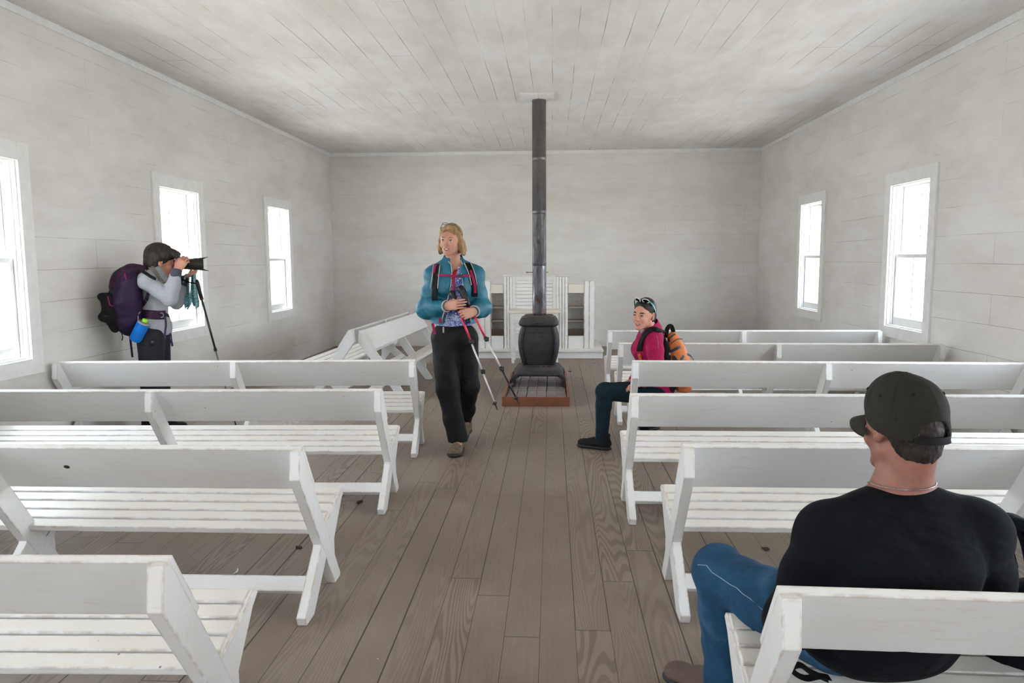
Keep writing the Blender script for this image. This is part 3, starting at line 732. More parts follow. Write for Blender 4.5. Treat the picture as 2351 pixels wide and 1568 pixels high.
    def nets(s):
        F = s.F; ins = F < 0
        # trim to the occupied block
        idx = [np.where(ins.any(axis=tuple(j for j in range(3) if j != i)))[0] for i in range(3)]
        if len(idx[0]) == 0: return np.zeros((0, 3)), np.zeros((0, 4), int)
        a = [max(0, x[0]-2) for x in idx]; b = [x[-1]+3 for x in idx]
        F = F[a[0]:b[0], a[1]:b[1], a[2]:b[2]]
        F = np.pad(F, 1, constant_values=1.0); ins = F < 0
        n = F.shape; off = s.lo+s.h*(np.array(a)-1)
        cnt = np.zeros(tuple(x-1 for x in n), np.int8)
        for i in (0, 1):
            for j in (0, 1):
                for k in (0, 1): cnt += ins[i:n[0]-1+i, j:n[1]-1+j, k:n[2]-1+k]
        cells = np.argwhere((cnt > 0) & (cnt < 8))
        vid = np.full(cnt.shape, -1, np.int64); vid[tuple(cells.T)] = np.arange(len(cells))
        acc = np.zeros((len(cells), 3)); w = np.zeros(len(cells))
        C = [(i, j, k) for i in (0, 1) for j in (0, 1) for k in (0, 1)]
        for p in C:
            for ax in range(3):
                if p[ax]: continue
                q = list(p); q[ax] = 1
                fa = F[cells[:, 0]+p[0], cells[:, 1]+p[1], cells[:, 2]+p[2]]; fb = F[cells[:, 0]+q[0], cells[:, 1]+q[1], cells[:, 2]+q[2]]
                m = (fa < 0) != (fb < 0); t = fa/(fa-fb+1e-12)
                for d in range(3): acc[:, d] += np.where(m, p[d]+(t if d == ax else 0), 0)
                w += m
        V = off+s.h*(cells+acc/w[:, None])
        Q = []
        for ax in range(3):
            o = [i for i in range(3) if i != ax]
            sl0 = [slice(None)]*3; sl1 = [slice(None)]*3; sl0[ax] = slice(0, n[ax]-1); sl1[ax] = slice(1, n[ax])
            for i in o: sl0[i] = slice(1, n[i]-1); sl1[i] = slice(1, n[i]-1)
            A = ins[tuple(sl0)]; B = ins[tuple(sl1)]; e = np.argwhere(A != B)
            base = e.copy()
            for i in o: base[:, i] += 1
            inside = A[tuple(e.T)]
            def g(d1, d2):
                q = base.copy(); q[:, o[0]] -= d1; q[:, o[1]] -= d2; return vid[tuple(q.T)]
            q = np.stack([g(0, 0), g(1, 0), g(1, 1), g(0, 1)], 1)
            flip = inside if ax != 1 else ~inside
            q[~flip] = q[~flip][:, ::-1]
            Q.append(q)
        return V, np.concatenate(Q)
    def obj(s, name, mats, parent=None, base=(0, 0, 0), matfn=None, relax=1):
        V, Q = s.nets(); mats = mats if isinstance(mats, (list, tuple)) else [mats]
        for _ in range(relax):
            acc = np.zeros_like(V); c = np.zeros(len(V))
            for i in range(4):
                np.add.at(acc, Q[:, i], V[Q[:, (i+1) % 4]]); np.add.at(c, Q[:, i], 1)
            V = V*0.5+0.5*acc/np.maximum(c, 1)[:, None]
        me = bpy.data.meshes.new(name); nv, nq = len(V), len(Q)
        me.vertices.add(nv); me.vertices.foreach_set('co', (V-np.array(base)).astype(np.float32).ravel())
        me.loops.add(nq*4); me.loops.foreach_set('vertex_index', Q.astype(np.int32).ravel())
        me.polygons.add(nq); me.polygons.foreach_set('loop_start', np.arange(0, nq*4, 4, dtype=np.int32))
        me.polygons.foreach_set('loop_total', np.full(nq, 4, np.int32))
        me.polygons.foreach_set('use_smooth', np.ones(nq, bool))
        for m in mats: me.materials.append(m)
        if matfn is not None: me.polygons.foreach_set('material_index', matfn(V[Q].mean(1)).astype(np.int32))
        me.update(calc_edges=True); me.validate()
        o = bpy.data.objects.new(name, me); COL.objects.link(o)
        if parent is not None: o.parent = parent
        else: o.location = base
        return o

def bounds(pts, pad): P = np.array(pts); return P.min(0)-pad, P.max(0)+pad
HX = np.array([1.0, 0, 0])
def head_prims(S, o, M, s=1.0, e=0.0, neck=None, ears=(1, -1), smile=True, fem=True):
    L = lambda x, y, z: np.array(o)+M@(np.array([x, y, z])*s)
    E = lambda c, r, k=0.012, R=None, op='add': S.ell(L(*c), (np.array(r)*s), M if R is None else M@R, k*s, op)
    E((0, -0.018, 0.036), (0.073, 0.090, 0.084)); E((0, 0.012, 0.01), (0.069, 0.078, 0.080), 0.02)
    E((0, 0.030, -0.035), (0.052 if fem else 0.056, 0.058, 0.062), 0.02)
    jx, jc, jr = (0.046, 0.014, 0.016) if fem else (0.052, 0.020, 0.020)
    for q in (-1, 1):
        S.cone(L(q*jx, 0.0, -0.052), L(q*jc, 0.066, -0.092), jr*s, (jr-0.003)*s, 0.02*s)
        E((q*0.036, 0.060, -0.030), (0.023, 0.020, 0.024), 0.014)
    E((0, 0.070, -0.093), (0.017 if fem else 0.026, 0.016, 0.016), 0.015)
    E((0, 0.060, -0.062), (0.034, 0.028, 0.026), 0.014)
    S.cone(L(-0.034, 0.074, 0.024), L(0.034, 0.074, 0.024), 0.010*s, 0.010*s, 0.014*s)
    for q in (-1, 1): E((q*0.031, 0.092, 0.004), (0.017, 0.013, 0.0105), 0.009, None, 'sub')
    S.chain([L(0, 0.082, 0.018), L(0, 0.096, -0.010), L(0, 0.104, -0.026)], [0.0075*s, 0.0085*s, 0.0105*s], 0.009*s)
    for q in (-1, 1): E((q*0.0115, 0.092, -0.030), (0.0075, 0.010, 0.0065), 0.006)
    for q in (-1, 1): E((q*0.031, 0.077, 0.004), (0.0135, 0.011, 0.0125), 0.003); 
    for q in (-1, 1): E((q*0.031, 0.0895, 0.0035), (0.0110, 0.008, 0.0040), 0.003, None, 'sub')
    w = 0.024 if smile else 0.019
    up = 0.006 if smile else 0.0
    for q in (-1, 1):
        S.cone(L(0, 0.0895, -0.0555), L(q*w, 0.078, -0.058+up), 0.0050*s, 0.0028*s, 0.004*s)
        S.cone(L(0, 0.0875, -0.0705), L(q*w, 0.077, -0.062+up), 0.0058*s, 0.0028*s, 0.004*s)
        if smile: S.cone(L(q*0.020, 0.088, -0.036), L(q*0.033, 0.074, -0.058), 0.0012*s, 0.0012*s, 0.007*s, 'sub')
    if smile: E((0, 0.0895, -0.061), (0.0155, 0.010, 0.0045), 0.003, None, 'sub')
    for q in ears:
        R = rotz(-q*0.35)
        E((q*0.076, -0.012, 0.0), (0.009, 0.017, 0.031), 0.006, R)
        E((q*0.0815, -0.006, 0.004), (0.0055, 0.010, 0.018), 0.004, R, 'sub')
        E((q*0.074, -0.004, -0.024), (0.007, 0.009, 0.010), 0.005, R)
    if neck is not None:
        S.cone(L(0, -0.025, -0.05), neck, 0.052*s, 0.056*s, 0.025*s)
    return L
M_eyew = simple('eye_white', (0.74, 0.70, 0.67), 0.25, var=0.02, bump=0)
M_teeth = simple('teeth', (0.93, 0.91, 0.86), 0.25, var=0.02, bump=0)
M_irisd = simple('dark_iris', (0.10, 0.07, 0.06), 0.2, var=0.2, bump=0)
M_irisb = simple('blue_grey_iris', (0.16, 0.19, 0.23), 0.2, var=0.2, bump=0)
def face_parts(o, M, s, parent, base, iris, brow, look=(0, 0), teeth=True, browth=0.0032):
    L = lambda x, y, z: np.array(o)+M@(np.array([x, y, z])*s)-np.array(base)
    for q in (-1, 1):
        m = MB(); c = L(q*0.031, 0.0785, 0.0035); m.ball(c, 0.0112*s, M, 16, 0)
        d = nrm(M@np.array([look[0], 1.0, look[1]])); m.ball(c+d*0.0056*s, 0.0067*s, M, 12, 1)
        m.build('eye', [M_eyew, iris], parent)
        m = MB()
        m.tube([L(q*(0.031-0.013), 0.0885, 0.004), L(q*0.026, 0.092, 0.0085), L(q*0.034, 0.0915, 0.0095), L(q*(0.031+0.0145), 0.083, 0.0055)], [0.0009*s, 0.0016*s, 0.0018*s, 0.001*s], 6)
        m.build('upper_lashes', brow, parent)
        m = MB(); b = browth*s
        m.tube([L(q*0.015, 0.0875, 0.0215), L(q*0.028, 0.0885, 0.0265), L(q*0.041, 0.081, 0.0265), L(q*0.050, 0.070, 0.020)], [b*0.7, b, b*0.85, b*0.3], 8)
        m.build('eyebrow', brow, parent)
    if teeth:
        m = MB(); pts = [L(x, 0.0845-abs(x)*0.12-x*x*8, -0.0595+x*x*6) for x in np.linspace(-0.0165, 0.0165, 7)]
        m.tube(pts, 0.0038*s, 8); m.build('teeth', M_teeth, parent)
def hand(S, wr, d, n, t, curls=(0.5, 0.6, 0.4), s=1.0, thumb=(0.6, 0.3), spread=0.0, kk=0.0028, tcurl=0.5, per=None):
    """wr wrist, d finger direction, n palm normal (fingers curl towards it), t thumb side"""
    wr = np.array(wr, float); d = nrm(d); n = nrm(n-d*np.dot(n, d)); t = nrm(np.array(t)-d*np.dot(t, d)-n*np.dot(t, n))
    W_ = [0.030, 0.0100, -0.0100, -0.029]; LN = [0.071, 0.079, 0.073, 0.057]; K = [0.086, 0.090, 0.086, 0.079]
    tips = []
    for i in range(4):
        kp = wr+(d*K[i]+t*W_[i])*s
        S.cone(wr+t*W_[i]*0.6*s, kp, 0.0145*s, 0.0115*s, 0.012*s)
        p = kp; a = 0.0; dd = d+t*spread*(W_[i]/0.03); dd = nrm(dd); r = [0.0090, 0.0082, 0.0076, 0.0066] if i < 3 else [0.008, 0.0072, 0.0066, 0.0058]
        cu = curls if per is None else per[i]
        for j, f in enumerate((0.45, 0.30, 0.25)):
            a += cu[j]; q = p+(dd*math.cos(a)+n*math.sin(a))*LN[i]*f*s
            S.cone(p, q, r[j]*s, r[j+1]*s, kk); p = q
        tips.append(p)
    b = wr+(d*0.022+t*0.024+n*0.008)*s; td = nrm(t*thumb[0]+d*0.75+n*thumb[1])
    m1 = b+td*0.042*s; td2 = nrm(td+(-t*0.35+n*0.3)*tcurl*2); m2 = m1+td2*0.032*s; td3 = nrm(td2+(-t*0.3+n*0.15)*tcurl); m3 = m2+td3*0.025*s
    S.chain([b, m1, m2, m3], [0.0155*s, 0.0115*s, 0.0100*s, 0.0078*s], 0.006*s)
    S.ell(wr+d*0.045*s+n*0.003, (0.036*s, 0.045*s, 0.013*s), np.stack([t, d, n], 1), 0.01*s)
    return tips
def torso(S, J, M, e=0.0, fem=True, k=0.03):
    S.ell(J['chest'], np.array((0.150, 0.105, 0.165))+e, M, k)
    if fem:
        for q in (-1, 1): S.ell(J['chest']+M@np.array([q*0.062, 0.070, -0.01]), np.array((0.062, 0.055, 0.065))+e*0.7, M, 0.03)
    S.ell(J['waist'], np.array((0.128, 0.098, 0.14))+e, M, k)
    S.ell(J['pelvis'], np.array((0.160, 0.115, 0.115))+e, M, k)
    S.cone(J['shR'], J['shL'], 0.052+e, 0.052+e, 0.04)
    for sh in ('shR', 'shL'):
        S.cone(J['neck'], J[sh], 0.045+e*0.6, 0.050+e, 0.04)
def arm(S, J, q, e=0.0, k=0.015, r=(0.052, 0.043, 0.041, 0.028)):
    S.cone(J['sh'+q], J['el'+q], r[0]+e, r[1]+e, k); S.cone(J['el'+q], J['wr'+q], r[2]+e, r[3]+e, k)
def leg(S, J, q, e=0.0, k=0.02, r=(0.088, 0.062, 0.060, 0.040)):
    S.cone(J['hip'+q], J['kn'+q], r[0]+e, r[1]+e, k)
    a, b = np.array(J['kn'+q]), np.array(J['an'+q]); c = a+(b-a)*0.3
    S.chain([a, c, b], [r[1]-0.004+e, r[2]+e, r[3]+e], k)
def shoe(heel, toe, z0, mats, parent, base, name='shoe', w=0.047, high=0.10, lab=None, up=None, lace=True, h=0.003, solemat=None, lift=0.0):
    """heel/toe ground points (x, y), z0 ground height"""
    he = np.array([heel[0], heel[1], z0]); to = np.array([toe[0], toe[1], z0+lift]); d = to-he; L = np.linalg.norm(d); d /= L
    M = basis(d, (0, 0, 1)); P = lambda x, y, z: he+M@np.array([x, y*L, z])
    lo, hi = bounds([he, to], 0.08); hi[2] = z0+lift+high+0.09; lo[2] = z0-0.03
    S = Sdf(lo, hi, h)
    S.ell(P(0, 0.16, 0.048), (w*0.82, 0.052, 0.042), M, 0.02); S.ell(P(0, 0.45, 0.042), (w*0.85, 0.09, 0.036), M, 0.02); S.ell(P(0, 0.74, 0.036), (w, 0.075, 0.030), M, 0.02)
    S.ell(P(0, 0.86, 0.033), (w*0.86, 0.04, 0.026), M, 0.015)
    S.cone(P(0, 0.20, 0.05), P(0, 0.17, high), 0.044, 0.043, 0.015); S.cone(P(0, 0.24, 0.085), P(0, 0.60, 0.052), 0.030, 0.026, 0.015)
    S.cut(P(0, 0, 0.016), -M[:, 2]); S.cut(P(0, 0, high+0.01), M[:, 2])
    up_ = S.obj(name, mats[0], parent, base)
    S2 = Sdf(lo, hi, h)
    S2.ell(P(0, 0.2, 0.012), (w*0.88, 0.065, 0.02), M, 0.02); S2.ell(P(0, 0.5, 0.012), (w*0.85, 0.11, 0.018), M, 0.02); S2.ell(P(0, 0.76, 0.014), (w*1.08, 0.08, 0.024), M, 0.02)
    S2.cut(P(0, 0, 0.0), -M[:, 2]); S2.cut(P(0, 0, 0.026), M[:, 2])
    S2.obj('sole', mats[1], up_, base)
    if lace:
        for i in range(4):
            y = 0.34+0.075*i; z = 0.108-0.012*i-0.012
            m = MB(); m.tube([P(-0.022, y, z-0.008)-base, P(0, y+0.03, z+0.004)-base, P(0.022, y, z-0.008)-base], 0.0028, 6); m.build('lace', mats[2], up_)
    return up_
def ribbon(name, pts, ups, w, th, mat, parent=None, base=(0, 0, 0), n=12, sub=4):
    """flat strap: w half width, th half thickness, ups = outward normals; resampled smoothly"""
    P = [np.array(p, float) for p in pts]; U = [np.array(u, float) for u in ups]
    Q, N = [], []
    for i in range(len(P)-1):
        p0, p1, p2, p3 = P[max(i-1, 0)], P[i], P[i+1], P[min(i+2, len(P)-1)]
        for j in range(sub):
            t = j/sub
            Q.append(0.5*((2*p1)+(-p0+p2)*t+(2*p0-5*p1+4*p2-p3)*t*t+(-p0+3*p1-3*p2+p3)*t**3)); N.append(nrm(U[i]*(1-t)+U[i+1]*t))
    Q.append(P[-1]); N.append(nrm(U[-1]))
    m = MB(); m.tube([q-np.array(base) for q in Q], 1.0, n, flat=(th, w), up=N)
    return m.build(name, mat, parent)
def surf_ribbon(S, name, pix, w, th, mat, parent=None, base=(0, 0, 0), off=None, **kw):
    pts = []; ups = []
    for a in pix:
        p = S.hit(a[0], a[1], 0.0, *(a[2:] if len(a) > 2 else ())); n_ = S.normal(p); pts.append(p+n_*(th if off is None else off)); ups.append(n_)
    return ribbon(name, pts, ups, w, th, mat, parent, base, **kw)

def make_skin(name, c, c2):
    t = NT(name); v = t.coord(); f = t.noise(v, 40, 4); g = t.noise(v, 9, 2)
    b = t.ramp(f, [(0.3, s2l(c)), (0.7, s2l(c2))]); b = t.mix(t.math('MULTIPLY', t.ramp(g, [(0.45, 0.0), (0.65, 1.0)]), 0.25), b, tuple(x*y for x, y in zip(s2l(c), (1.05, 0.72, 0.68))))
    t.base(b, 0.5, spec=0.35); 
    t.bump(f, 0.05, 0.001); return t.m
def make_hair(name, dark, light, axis=(1, 1, 0.15), sc_=60):
    t = NT(name); v = t.coord(axis); f = t.noise(v, sc_, 5, 0.7); g = t.noise(v, sc_*0.2, 3)
    c = t.ramp(f, [(0.32, dark), (0.68, light)]); c = t.mix(t.ramp(g, [(0.4, 0.0), (0.7, 0.6)]), c, dark)
    t.base(c, 0.55, spec=0.35); t.bump(f, 0.6, 0.004); return t.m
def cloth(name, c, var=0.12, rough=0.8, scale=120, bump=0.15, spec=0.25, fold=0.55):
    if name in MATS: return MATS[name]
    t = NT(name); v = t.coord(); c = s2l(c); f = t.noise(v, scale, 4); g = t.noise(t.coord((1, 1, 1.5)), 9, 2, 0.5, 0.5)
    t.base(t.ramp(f, [(0.3, tuple(x*(1-var) for x in c)), (0.7, tuple(min(1, x*(1+var)) for x in c))]), rough, 0, spec)
    t.bump(t.math('ADD', t.math('MULTIPLY', g, fold), t.math('MULTIPLY', f, bump*0.15)), 0.9, 0.030)
    MATS[name] = t.m; return t.m
M_lips = simple('lips', (0.66, 0.38, 0.36), 0.45, var=0.1, scale=60, bump=0)
M_blackf = cloth('black_webbing', (0.07, 0.07, 0.075))
M_blackp = simple('black_plastic', (0.08, 0.08, 0.085), 0.4, var=0.2, scale=20, bump=0)
M_greyp = simple('grey_buckle', (0.55, 0.55, 0.55), 0.4, var=0.1, bump=0)
def lipfn(o, M, s):
    o = np.array(o)
    def f(C):
        q = (C-o)@M/s; r = ((q[:, 0]/0.025)**2+((q[:, 2]+0.0620-3.0*q[:, 0]**2)/0.0095)**2) < 1
        return np.where(r & (q[:, 1] > 0.0845-np.abs(q[:, 0])*0.42), 1, 0)
    return f

# ---------------------------------------------------------------- woman in the teal jacket, walking
def V(u, v, y): return px(u, v, y)
Yw = 5.62
J = {'neck': V(1042, 604, 5.66), 'chest': V(1042, 655, 5.645), 'waist': V(1042, 722, 5.64), 'pelvis': V(1043, 772, 5.64),
     'shR': V(1000, 634, 5.655), 'shL': V(1086, 634, 5.665), 'elR': V(978, 708, 5.62), 'elL': V(1106, 704, 5.64),
     'wrR': V(1026, 703, 5.44), 'wrL': V(1088, 715, 5.44),
     'hipR': V(1021, 788, 5.63), 'hipL': V(1067, 788, 5.66), 'knR': V(1029, 893, 5.53), 'knL': V(1075, 886, 5.66),
     'anR': V(1051, 1006, 5.53), 'anL': V(1067, 972, 5.93)}
Mw = basis((-0.10, -0.99, 0))
hw_o = V(1034.5, 553.5, 5.585); Mh = basis((-0.20, -0.97, 0.0), (0.06, 0.02, 1))
base = np.array([J['pelvis'][0], 5.62, 0.0])
w1 = thing('person', 'woman in an open teal jacket and black trousers walking down the aisle holding hiking poles', 'person', tuple(base))
lo, hi = bounds(list(J.values())+[hw_o], 0.15); lo[2] = 0.0; hi[2] += 0.02
S1 = Sdf(lo, hi, 0.0035)
torso(S1, J, Mw); arm(S1, J, 'R', -0.004); arm(S1, J, 'L', -0.004); leg(S1, J, 'R'); leg(S1, J, 'L')
for q, hd in (('R', (0.06, -1, 0)), ('L', (-0.3, -1, 0))):
    a = J['an'+q]; dd = nrm(hd); S1.chain([a, a+dd*0.06+np.array([0, 0, -0.055]), a+dd*0.14+np.array([0, 0, -0.075])], [0.036, 0.03, 0.022], 0.02)
head_prims(S1, hw_o, Mh, 1.0, neck=J['neck'])
def frame_from(a, b): return nrm(np.array(b)-np.array(a))
dR = frame_from(J['wrR'], V(1062, 697, 5.385)); 
hand(S1, J['wrR'], dR, (0.25, 0.95, -0.05), (0.1, 0.2, 1), (0.25, 0.45, 0.3), 0.95, thumb=(0.5, 0.7), kk=0.0025)
dL = frame_from(J['wrL'], V(1066, 722, 5.375))
hand(S1, J['wrL'], dL, (-0.35, 0.9, -0.3), (-0.25, 0.1, 1), (1.05, 1.2, 0.8), 0.95, thumb=(0.6, 0.5), kk=0.0025, tcurl=0.9)
M_skin1 = make_skin('fair_skin', (0.72, 0.53, 0.45), (0.77, 0.58, 0.50))
S1.obj('body', [M_skin1, M_lips], w1, base, lipfn(hw_o, Mh, 1.0))
M_blondbrow = simple('light_brown_brow', (0.45, 0.33, 0.25), 0.8, bump=0)
face_parts(hw_o, Mh, 1.0, w1, base, M_irisb, M_blondbrow, look=(0.1, 0.05), browth=0.0026)
# hair: chin-length blonde bob
M_blond = make_hair('blonde_hair', (0.15, 0.080, 0.032), (0.56, 0.36, 0.17))
L = lambda x, y, z: hw_o+Mh@np.array([x, y, z])
H = Sdf(hw_o-0.2, hw_o+0.2, 0.003)
H.ell(L(0, -0.022, 0.042), (0.081, 0.100, 0.091), Mh, 0.02); H.ell(L(0, -0.045, -0.02), (0.080, 0.072, 0.080), Mh, 0.02)
for q, f_ in ((-1, 1.0), (1, 1.0)):
    H.chain([L(q*0.064, 0.022, 0.060), L(q*0.075, 0.008, 0.0), L(q*0.082, -0.012, -0.050), L(q*0.088, -0.018, -0.085)], [0.018, 0.014, 0.020, 0.013], 0.02)
    H.chain([L(q*0.072, -0.045, -0.01), L(q*0.076, -0.05, -0.055), L(q*0.092, -0.045, -0.090)], [0.028, 0.028, 0.014], 0.02)
H.chain([L(-0.050, 0.060, 0.078), L(-0.01, 0.078, 0.094), L(0.045, 0.064, 0.082)], [0.016, 0.018, 0.016], 0.02)
H.ell(L(0, 0.104, -0.030), (0.061, 0.084, 0.104), Mh, 0.010, 'sub'); H.ell(L(0.0, 0.03, -0.13), (0.06, 0.07, 0.06), Mh, 0.01, 'sub')
H.wrinkle(0.0026, 120, 3); H.wrinkle(0.0018, 300, 4)
H.obj('hair', M_blond, w1, base)
for q in (-1, 1):
    m = MB(); m.tube([L(q*0.083, -0.002, -0.032), L(q*0.084, 0.0, -0.044)], 0.0012, 6); m.ball(L(q*0.084, 0.0, -0.050), 0.005, None, 10)
    o = m.build('earring', M_greyp); tag(o, 'small drop earring hanging from an ear of the woman in teal', 'earring', 'drop earrings on the blonde woman')
# shirt: white and blue print
def make_print(name, a, b, c, scale):
    t = NT(name); v = t.coord(); n_ = t.noise(v, scale, 4, 0.75, 1.0); g = t.noise(v, 7, 2)
    tc = t.n('ShaderNodeTexCoord'); sp = t.n('ShaderNodeSeparateXYZ'); t.l(tc.outputs['Object'], sp.inputs[0])
    bl = t.math('ADD', n_, t.math('MULTIPLY', t.math('SUBTRACT', g, 0.5), 0.5))
    t.base(t.ramp(bl, [(0.40, a), (0.50, b), (0.58, c)]), 0.8); return t.m
M_print = make_print('blue_white_print', (0.02, 0.05, 0.22), (0.14, 0.2, 0.5), (0.72, 0.72, 0.82), 90)
SH = Sdf(lo, hi, 0.005); torso(SH, J, Mw, 0.012); SH.cut(V(1043, 751, 5.5), (0, 0, -1)); SH.ell(J['neck']+np.array([-0.01, -0.075, -0.035]), (0.05, 0.08, 0.11), None, 0.01, 'sub'); SH.cut(V(1043, 612, 5.6), (0, 0, 1))
SH.wrinkle(0.003, 45, 5)
SH.obj('shirt', M_print, w1, base)
RT = Sdf(lo, hi, 0.005); torso(RT, J, Mw, 0.006); RT.cut(V(1043, 618, 5.6), (0, 0, 1)); RT.cut(V(1043, 700, 5.5), (0, 0, -1)); RT.ell(J['neck']+np.array([-0.01, -0.075, -0.02]), (0.035, 0.06, 0.055), None, 0.008, 'sub')
RT.obj('red_undershirt', cloth('red_knit', (0.72, 0.10, 0.14)), w1, base)
# trousers
TR = Sdf(lo, hi, 0.005)
TR.ell(J['pelvis'], (0.172, 0.135, 0.13), Mw, 0.04)
TR.chain([J['hipR']+np.array([0.0, 0, 0.02]), J['knR'], J['knR']*0.4+J['anR']*0.6+np.array([-0.01, 0, 0]), J['anR']+np.array([0, 0.01, -0.01])], [0.105, 0.086, 0.072, 0.076], 0.03)
TR.chain([J['hipL']+np.array([0.0, 0, 0.02]), J['knL'], J['knL']*0.4+J['anL']*0.6, J['anL']+np.array([0, 0.0, 0.04])], [0.105, 0.082, 0.068, 0.064], 0.03)
TR.cut(V(1043, 744, 5.5), (0, 0, 1)); TR.cut(J['anR']+np.array([0, 0, -0.028]), (0, 0, -1))
TR.wrinkle(0.006, 24, 8)
M_blktr = cloth('black_trouser_cloth', (0.07, 0.07, 0.075), rough=0.75)
TR.obj('trousers', M_blktr, w1, base)
# jacket
M_teal = cloth('teal_quilted_nylon', (0.035, 0.38, 0.47), 0.12, 0.55, 14, 0.1, 0.5)
M_cream_t = cloth('cream_piping', (0.70, 0.67, 0.62))
def sleeve(S, J, q, e1, e2, e3, k=0.02, r0=0.052):
    a, b, c = (np.array(J[x+q]) for x in ('sh', 'el', 'wr'))
    m1 = (a+b)/2; m2 = b*0.55+c*0.45
    S.chain([a, m1, b, m2, c], [r0+e1, r0+e2, r0+e2-0.003, r0-0.008+e2, r0-0.018+e3], k)
JK = Sdf(lo, hi, 0.004)
torso(JK, J, Mw, 0.030, k=0.04)
JK.ell(J['waist'], (0.168, 0.135, 0.15), Mw, 0.04); JK.ell(J['pelvis']+np.array([0, 0, 0.05]), (0.185, 0.14, 0.12), Mw, 0.04)
sleeve(JK, J, 'R', 0.010, 0.012, 0.006, 0.04); sleeve(JK, J, 'L', 0.010, 0.012, 0.006, 0.04)
for q in 'RL':  # elbow fullness
    JK.ell(np.array(J['el'+q])+np.array([0, 0.01, -0.012]), (0.070, 0.065, 0.066), None, 0.03)
JK.cone(J['neck']+np.array([0, 0.012, -0.03]), J['neck']+np.array([-0.004, 0.004, 0.055]), 0.084, 0.070, 0.02)
JK.cone(J['neck']+np.array([-0.002, 0.004, 0.0]), J['neck']+np.array([-0.006, 0.0, 0.12]), 0.062, 0.062, 0.003, 'sub')
JK.cut(V(1043, 590, 5.62), (0, -0.25, 1)); 
zc = [V(1043, v, 5.5)[2] for v in (752, 700, 660, 630, 600)]
xa_ = [V(u, 700, 5.5)[0] for u in (1014, 1024, 1033, 1036, 1030)]; xb_ = [V(u, 700, 5.5)[0] for u in (1080, 1077, 1066, 1059, 1058)]
X_, Y_, Z_ = JK.ax
xl = np.interp(Z_, zc, xa_); xr = np.interp(Z_, zc, xb_)
d_ = np.maximum(np.maximum(xl[None, None, :]-X_[:, None, None], X_[:, None, None]-xr[None, None, :]), (Y_-J['waist'][1]+0.02)[None, :, None])
JK.cut(V(1043, 746, 5.5), (0, 0.05, -1))
arms = Sdf(lo, hi, 0.004); sleeve(arms, J, 'R', 0.010, 0.012, 0.006); sleeve(arms, J, 'L', 0.010, 0.012, 0.006)
zs_ = (Z_[None, None, :] < (J['elR'][2]+0.11))
keep = (arms.F < 0.004) & zs_
dd_ = -d_.astype(np.float32); JK.F = np.where(keep & (JK.F < 0.02), JK.F, np.maximum(JK.F, dd_))
for q, (u_, v_) in (('R', (1027, 703)), ('L', (1088, 714))):
    ax_ = nrm(np.array(J['wr'+q])-np.array(J['el'+q])); JK.F = JK.F
JK.wrinkle(0.006, 34, 11); JK.wrinkle(0.0025, 85, 12)
def cutlocal(S, p, n, rad):
    n = nrm(n); p = np.array(p); r = S._sub(p-rad, p+rad, 0); sl, X, Y, Z = r
    d = (X-p[0])*n[0]+(Y-p[1])*n[1]+(Z-p[2])*n[2]; w = ((X-p[0])**2+(Y-p[1])**2+(Z-p[2])**2) < rad*rad
    S.F[sl] = np.where(w, np.maximum(S.F[sl], d.astype(np.float32)), S.F[sl])
for q in 'RL':
    ax_ = nrm(np.array(J['wr'+q])-np.array(J['el'+q])); cutlocal(JK, np.array(J['wr'+q])-ax_*0.004, ax_, 0.085)
jko = JK.obj('jacket', M_teal, w1, base)
for q in 'RL':
    ax_ = nrm(np.array(J['wr'+q])-np.array(J['el'+q])); c = np.array(J['wr'+q])-ax_*0.006; Mx = basis(ax_, (0, 0, 1)) if abs(ax_[2]) < 0.95 else np.eye(3)
    m = MB(); m.tube([c+(Mx[:, 0]*math.cos(t)+Mx[:, 2]*math.sin(t))*0.040-base for t in np.linspace(0, 2*math.pi, 25)], 0.0055, 8); m.build('cuff_trim', M_cream_t, jko)
for side_px in (((1029, 600), (1036, 608), (1037, 630), (1035, 655), (1027, 690), (1021, 712), (1013, 740)), ((1057, 597), (1062, 606), (1059, 630), (1065, 655), (1075, 685), (1079, 700), (1081, 738))):
    pts = []
    for u, v in side_px:
        p = V(u, v, 5.5); yy = None
        for y in np.arange(lo[1], 5.62, 0.003):
            if min(JK.at(V(u+du, v, y)) for du in (-3, 0, 3)) < 0: yy = y; break
        pts.append(V(u, v, yy if yy else 5.55)-base)
    m = MB(); m.tube(pts, 0.0042, 8); m.build('zip_edge', M_cream_t, jko)
m = MB(); m.box(V(1018, 757, 5.50)-base, (0.012, 0.006, 0.045), None, 0.002); m.build('zip_pull', M_greyp, jko)
M_boot1 = cloth('taupe_hiking_shoe', (0.42, 0.38, 0.31), 0.35, scale=45); M_sole = simple('black_rubber', (0.10, 0.10, 0.10), 0.6, bump=0); M_lace = cloth('grey_laces', (0.55, 0.50, 0.45))
fR = J['anR']; shoe((fR[0]+0.005, 5.60), (fR[0]-0.01, 5.355), 0.0, (M_boot1, M_sole, M_lace), w1, base, w=0.055)
fL = J['anL']; shoe((fL[0]+0.02, 5.99), (fL[0]-0.02, 5.76), 0.055, (M_boot1, M_sole, M_lace), w1, base, w=0.052, lift=-0.035)
